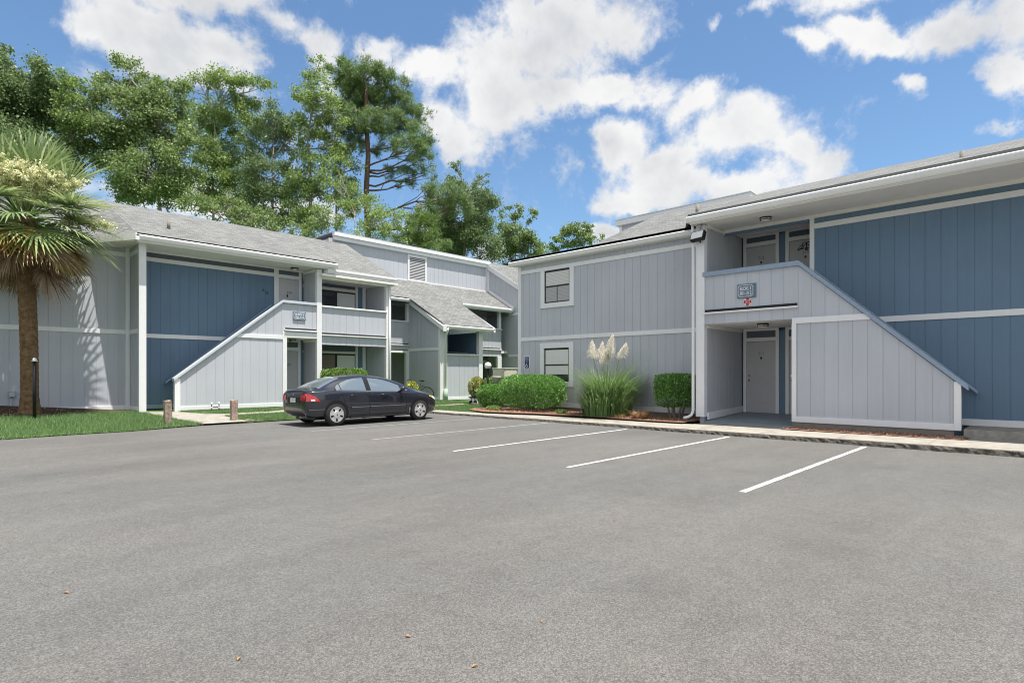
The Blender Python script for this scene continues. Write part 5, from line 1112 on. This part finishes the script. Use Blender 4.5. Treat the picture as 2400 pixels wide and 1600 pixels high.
for k in range(9):
    t=k/8; x=6.82+t*.62; y=17.62-.05*t; h=.10*(1-.4*t)+rng.uniform(-.02,.02); w=.07+rng.uniform(-.015,.015); n=len(mb.v); mb.v+=[(x,y-w,.0),(x,y+w,.0),(x,y+w*.8,h),(x,y-w*.8,h*.8)]
    if prev is not None: mb.f+=[(prev+i,prev+(i+1)%4,n+(i+1)%4,n+i) for i in range(4)]
    prev=n
mb.f+=[(0,1,2,3),(prev,prev+1,prev+2,prev+3)]; mb.build('plank','wood',bk)
def lamp_post(x,y,h,r,gr,label,thin):
    z0=lawn_z(x,y)-.03; o=empty('garden_lamp',(x,y,z0),label,'lamp post','black garden lamp posts')
    MB().tube([(x,y,z0),(x,y,h-gr*.95)],r,10).build('pole','black',o,smooth=True)
    MB().lathe([(r*1.5,h-gr*1.15),(r*1.8,h-gr*1.0),(r*1.8,h-gr*.8),(r*1.2,h-gr*.75)],(x,y,0),16).build('collar','black' if not thin else 'plastic',o)
    MB().lathe([(gr*.35,-gr*.93)]+[(gr*math.cos(a),gr*math.sin(a)) for a in np.linspace(-1.1,1.5,14)],(x,y,h),24).build('globe','lamp',o,smooth=True)
lamp_post(2.40,19.95,1.83,.042,.045,'thin black lamp post with a tiny white bulb in front of the palm trunk',True)
lamp_post(17.45,18.05,1.80,.045,.15,'black lamp post with a white glass globe behind the small round bush',False)
cb=empty('utility_cabinet',(20.0,19.6,.13),'large beige utility cabinet behind the large clipped hedge','cabinet'); MB().box(19.60,20.5,19.15,19.95,.1,1.68).build('box','beige',cb,bevel=.012); MB().box(19.57,20.53,19.12,19.98,1.682,1.72).build('lid','plastic',cb,bevel=.008)
MB().box(19.585,19.598,19.25,19.85,.3,1.6).build('door','beige',cb,bevel=.004); MB().box(19.7,20.4,19.138,19.148,.3,1.6).build('door','beige',cb,bevel=.004)
bb=empty('bird_bath',(18.05,18.15,.13),'pale stone bird bath half hidden behind the hedge','bird bath'); MB().lathe([(.20,.1),(.20,.16),(.12,.22),(.075,.5),(.07,.85),(.10,.98),(.09,1.02)],(18.05,18.15,.0),20).build('pedestal','stone',bb,smooth=True)
MB().lathe([(.05,1.0),(.14,1.08),(.20,1.27),(.215,1.34),(.20,1.34),(.13,1.26),(.02,1.22)],(18.05,18.15,.0),24).build('basin','stone',bb,smooth=True)
pl=empty('planter',(17.2,18.5,.13),'white planter box with a yellow patch and a black rim holding the yellow green shrub','planter'); MB().box(17.0,17.5,18.3,18.75,.13,.40).build('box','plastic',pl,bevel=.02)
f=lambda a,z,o:Vector((17.25,19.4,0))+Vector((1,0,0))*a*.5
MB().box(17.12,17.42,18.285,18.298,.2,.36).build('yellow_patch','yellow',pl); MB().box(16.97,17.53,18.27,18.78,.402,.45).build('rim','black',pl,bevel=.008)
hc=empty('hand_cart',(16.75,18.25,.13),'black folded hand cart with small wheels left of the white planter','cart')
MB().tube([(16.86,18.22,.22),(16.78,18.28,.95),(16.90,18.18,1.05)],.016,6).build('handle','black',hc); MB().tube([(16.76,18.32,.22),(16.68,18.38,.95),(16.78,18.28,1.02)],.016,6).build('handle','black',hc)
for (x,y) in ((16.86,18.22),(16.72,18.36)): MB().lathe([(.085,-.025),(.09,0),(.085,.025)],(x,y,.22),16,'Y').build('wheel','trimblack',hc)
MB().box(16.66,16.86,18.12,18.3,.14,.2).build('footplate','brown',hc)
# bicycle leaning by the side wall; its long side runs square to the view
by=empty('bicycle',(16.87,22.4,.13),'dark bicycle with its handlebar and saddle showing above the car bonnet','bicycle'); O=Vector((16.87,22.4,.14)); dx=Vector((CA,-SA,0)); up=Vector((0,0,1)); sd=Vector((SA,CA,0))
def bp(a,z,s=0): return O+dx*a+up*z+sd*s
def ringt(a,z,r,t,m,nm,p):
    return MB().tube([bp(a+r*math.cos(q),z+r*math.sin(q)) for q in np.linspace(0,2*math.pi,33)],t,6,cap=False).build(nm,m,p,smooth=True)
for a in (-.52,.52):
    w=ringt(a,.33,.32,.022,'tyre','wheel',by); ringt(a,.33,.295,.010,'chrome','rim',w); mb=MB()
    for k in range(14): q=2*math.pi*k/14; mb.tube([bp(a,.33),bp(a+.29*math.cos(q),.33+.29*math.sin(q))],.002,4)
    mb.build('spokes','chrome',w)
mb=MB(); 
for pts in ([bp(-.36,.80),bp(.20,.72)],[bp(-.34,.70),bp(-.0,.30)],[bp(-.0,.30),bp(.24,.85)],[bp(.20,.72),bp(.52,.33)],[bp(-.0,.30),bp(.52,.33)],[bp(-.38,.88),bp(-.34,.68),bp(-.52,.33)]): mb.tube(pts,.018,8)
mb.build('frame','darkpanel',by); MB().tube([bp(.24,.85),bp(.27,.95)],.013,8).build('seat_post','chrome',by)
mb=MB().tube([bp(.12,.97),bp(.2,.985),bp(.31,.985),bp(.40,.97)],[.02,.04,.075,.06],10); mb.v=[(v[0],v[1],O.z+.97+(v[2]-O.z-.97)*.5) for v in mb.v]; mb.build('saddle','black',by,smooth=True)
MB().tube([bp(-.38,.88),bp(-.40,1.0)],.014,8).build('stem','chrome',by); MB().tube([bp(-.28,1.04,-.3),bp(-.38,1.02,-.15),bp(-.41,1.01,0),bp(-.38,1.02,.15),bp(-.28,1.04,.3)],.014,8).build('handlebar','black',by)
MB().tube([bp(.28,.72),bp(.42,.70),bp(.62,.66),bp(.78,.52),bp(.84,.38)],.018,6).build('mudguard','black',by)
# dry leaves and bits blown on the asphalt
lf=None
for i,(px,py,l,m,s) in enumerate(((155,1390,'small green brown leaf on the asphalt at the lower left','dry',.06),(560,1545,'tan crumpled leaf near the bottom edge left of centre','dry',.05),(1112,1563,'olive leaf at the bottom edge near the middle','dry',.045),(1440,1220,'dark scrap on the asphalt below the second painted line','dry',.05),(565,1009,'brown dead leaf at the tail end of the car parking line','dry',.06),(1270,1458,'reddish leaf on the asphalt right of the bottom middle','dry',.035),(1905,1075,'tiny dark twig beside the nearest parking line','dry',.04),(955,1492,'pale yellow leaf on the asphalt below the middle of the lot','dry',.05))):
    r=ray(px,py); t=-CAMZ/r.z; p=Vector((0,0,CAMZ))+r*t; q=random.Random(i); V_=[];a=q.uniform(0,6.28)
    for k in range(8):
        b=2*math.pi*k/8; rr=s*.45*(1 if k%4==0 else .45)*q.uniform(.8,1.1); V_.append((p.x+rr*math.cos(b+a),p.y+rr*math.sin(b+a),.006+.012*abs(math.sin(b))*q.uniform(.4,1)))
    mb=MB().add(V_+[(p.x,p.y,.005)],[(k,(k+1)%8,8) for k in range(8)]); tag(mb.build('fallen_leaf',m),l,'leaf','leaves on the asphalt')
# ================================================================ sky, sun and exposure
SUN=Vector((.036,-.256,.966)).normalized(); el=math.asin(SUN.z); rot_=math.atan2(SUN.x,SUN.y)
w=bpy.data.worlds.new('World'); S.world=w; w.use_nodes=True; nt=w.node_tree; N=nt.nodes; L=nt.links; bg=N['Background']
sky=N.new('ShaderNodeTexSky'); sky.sky_type='NISHITA'; sky.sun_disc=False; sky.sun_elevation=el; sky.sun_rotation=rot_; sky.air_density=1.0; sky.dust_density=.6; sky.ozone_density=1.6
tc=N.new('ShaderNodeTexCoord'); D=tc.outputs['Generated']
def mth(op,a,b=None,c=None,clamp=False):
    q=N.new('ShaderNodeMath'); q.operation=op; q.use_clamp=clamp
    for i,v in enumerate((a,b,c)):
        if v is None: continue
        if isinstance(v,(int,float)): q.inputs[i].default_value=v
        else: L.new(v,q.inputs[i])
    return q.outputs[0]
sx=N.new('ShaderNodeSeparateXYZ'); L.new(D,sx.inputs[0])
# cloud deck coordinates: compass bearing and height angle of the sky point
az=mth('ARCTAN2',sx.outputs[1],sx.outputs[0]); elv=mth('ARCSINE',sx.outputs[2])
cv=N.new('ShaderNodeCombineXYZ'); L.new(az,cv.inputs[0]); L.new(elv,cv.inputs[1])
def wn(sc,det,ro=.6,vec=None,dist=0):
    n=N.new('ShaderNodeTexNoise'); n.inputs['Scale'].default_value=sc; n.inputs['Detail'].default_value=det; n.inputs['Roughness'].default_value=ro; n.inputs['Distortion'].default_value=dist; L.new(vec or D,n.inputs['Vector']); return n
wob=wn(6,6,.6); wv=N.new('ShaderNodeVectorMath'); wv.operation='MULTIPLY_ADD'; L.new(wob.outputs['Color'],wv.inputs[0]); wv.inputs[1].default_value=(.17,.12,0)
sub=N.new('ShaderNodeVectorMath'); sub.operation='SUBTRACT'; L.new(cv.outputs[0],sub.inputs[0]); sub.inputs[1].default_value=(.085,.06,0); L.new(sub.outputs[0],wv.inputs[2])
def blob(x,y,rx,ry,tilt=0,wt=1.0):
    r=ray(x,y).normalized(); a=math.atan2(r.y,r.x); e=math.asin(r.z); r1=ray(x+1,y).normalized(); ka=abs(math.atan2(r1.y,r1.x)-a); r2=ray(x,y-1).normalized(); ke=abs(math.asin(r2.z)-e)
    mp=N.new('ShaderNodeMapping'); mp.vector_type='TEXTURE'; mp.inputs['Location'].default_value=(a,e,0); mp.inputs['Rotation'].default_value=(0,0,R(tilt)); mp.inputs['Scale'].default_value=(rx*ka,ry*ke,1); L.new(wv.outputs[0],mp.inputs[0])
    ln=N.new('ShaderNodeVectorMath'); ln.operation='LENGTH'; L.new(mp.outputs[0],ln.inputs[0])
    mr=N.new('ShaderNodeMapRange'); mr.interpolation_type='LINEAR'; mr.inputs[1].default_value=1.35; mr.inputs[2].default_value=.25; mr.inputs[3].default_value=0; mr.inputs[4].default_value=wt; L.new(ln.outputs['Value'],mr.inputs[0]); return mr.outputs[0]
BL=[(250,50,120,75),(390,110,190,90),(540,120,110,75),(330,20,170,60),(470,190,150,50),(740,90,85,65,0,.72),(660,40,80,50,0,.55),(830,25,60,35,0,.4),
 (1330,30,260,90),(1240,130,230,110),(1150,240,170,100),(1080,320,120,70),(1440,60,150,80),(1000,165,120,55),(900,120,90,45,0,.62),(1420,190,130,50),(1010,280,70,70),(1300,220,120,60),
 (1620,240,110,60),(1720,320,170,90),(1450,325,85,65),(1560,440,150,55),(1860,360,110,50),(1930,385,85,55),(1750,430,210,55),(1500,480,120,30,0,.8),(1500,210,80,45,0,.8),(1560,370,90,50),
 (1800,15,70,50,0,.85),(1900,95,85,40,15,.85),(2020,60,120,50,20,.95),(2110,100,130,50,15,.9),(2250,70,150,80,10),(2380,60,90,120),(2360,190,90,60),(2190,205,40,35,0,.75),(2330,300,90,22,20,.6),(1690,65,40,25,0,.55),(2060,-60,300,60,0,.9),(1300,-80,400,80),(400,-60,250,80),
 (1160,590,60,40),(1410,560,60,25),(420,470,260,60,0,.8),(720,500,300,50,0,.75),(100,420,160,60,0,.7),(1250,330,60,30,0,.0)]
acc=None
for b in BL:
    o=blob(*b); acc=o if acc is None else mth('SMOOTH_MAX',acc,o,.28)
# elsewhere in the sky (behind, overhead): unseen noise cloud, added to fill the shaded walls
fx=mth('ADD',mth('MULTIPLY',sx.outputs[0],SA),mth('MULTIPLY',sx.outputs[1],CA))
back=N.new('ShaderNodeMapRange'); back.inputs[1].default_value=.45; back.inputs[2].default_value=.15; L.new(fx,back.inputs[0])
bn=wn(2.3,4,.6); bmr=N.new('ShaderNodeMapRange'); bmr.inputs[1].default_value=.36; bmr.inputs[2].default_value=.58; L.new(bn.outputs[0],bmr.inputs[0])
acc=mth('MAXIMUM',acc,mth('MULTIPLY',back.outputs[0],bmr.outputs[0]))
n1=wn(8,12,.66,dist=.25); n2=wn(30,8,.65)
den=mth('ADD',mth('MULTIPLY',acc,1.0),mth('ADD',mth('MULTIPLY',mth('SUBTRACT',n1.outputs[0],.5),1.9),mth('MULTIPLY',mth('SUBTRACT',n2.outputs[0],.5),.6)))
cov=N.new('ShaderNodeMapRange'); cov.interpolation_type='SMOOTHSTEP'; cov.inputs[1].default_value=.25; cov.inputs[2].default_value=.80; L.new(den,cov.inputs[0])
# clouds: brilliant where thin or high, grayer in their thick bases
n3=wn(5.5,4,.5); th=N.new('ShaderNodeMapRange'); th.interpolation_type='SMOOTHSTEP'; th.inputs[1].default_value=.38; th.inputs[2].default_value=.86; L.new(mth('ADD',mth('ADD',n3.outputs[0],mth('MULTIPLY',mth('SUBTRACT',acc,.6),.10)),mth('MULTIPLY',mth('SUBTRACT',n1.outputs[0],.5),.5)),th.inputs[0])
CB=5.9
ccol=N.new('ShaderNodeMix'); ccol.data_type='RGBA'; ccol.inputs[6].default_value=(CB,CB,CB*1.0,1); ccol.inputs[7].default_value=(CB*.58,CB*.61,CB*.66,1); L.new(th.outputs[0],ccol.inputs[0])
# these unseen clouds are made brighter to light the shaded facades
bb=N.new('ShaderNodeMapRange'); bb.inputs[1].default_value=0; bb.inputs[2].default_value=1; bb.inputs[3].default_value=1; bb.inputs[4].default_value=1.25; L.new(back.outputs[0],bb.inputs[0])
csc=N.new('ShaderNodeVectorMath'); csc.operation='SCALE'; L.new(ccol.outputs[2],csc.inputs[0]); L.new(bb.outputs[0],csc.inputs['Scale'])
mixs=N.new('ShaderNodeMix'); mixs.data_type='RGBA'; L.new(cov.outputs[0],mixs.inputs[0]); 
tint=N.new('ShaderNodeMix'); tint.data_type='RGBA'; tint.blend_type='MULTIPLY'; tint.inputs[0].default_value=1; tint.inputs[7].default_value=(.84,1.0,1.08,1); L.new(sky.outputs[0],tint.inputs[6])
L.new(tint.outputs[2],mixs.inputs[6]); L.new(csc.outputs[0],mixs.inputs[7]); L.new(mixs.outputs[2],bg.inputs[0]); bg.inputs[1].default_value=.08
sl=bpy.data.lights.new('sun','SUN'); sl.energy=4.2; sl.angle=R(.55); sl.color=(1,.955,.89); so=bpy.data.objects.new('sun',sl); COL.objects.link(so); so.rotation_euler=SUN.to_track_quat('Z','Y').to_euler(); so.location=(0,-20,40)
S.cycles.pixel_filter_type='BLACKMAN_HARRIS'; S.cycles.filter_width=1.05; S.view_settings.view_transform='Standard'; S.view_settings.look='None'; S.view_settings.exposure=1.0; S.view_settings.gamma=1
S.cycles.max_bounces=10; S.cycles.diffuse_bounces=8; S.cycles.transparent_max_bounces=8; S.cycles.sample_clamp_indirect=6
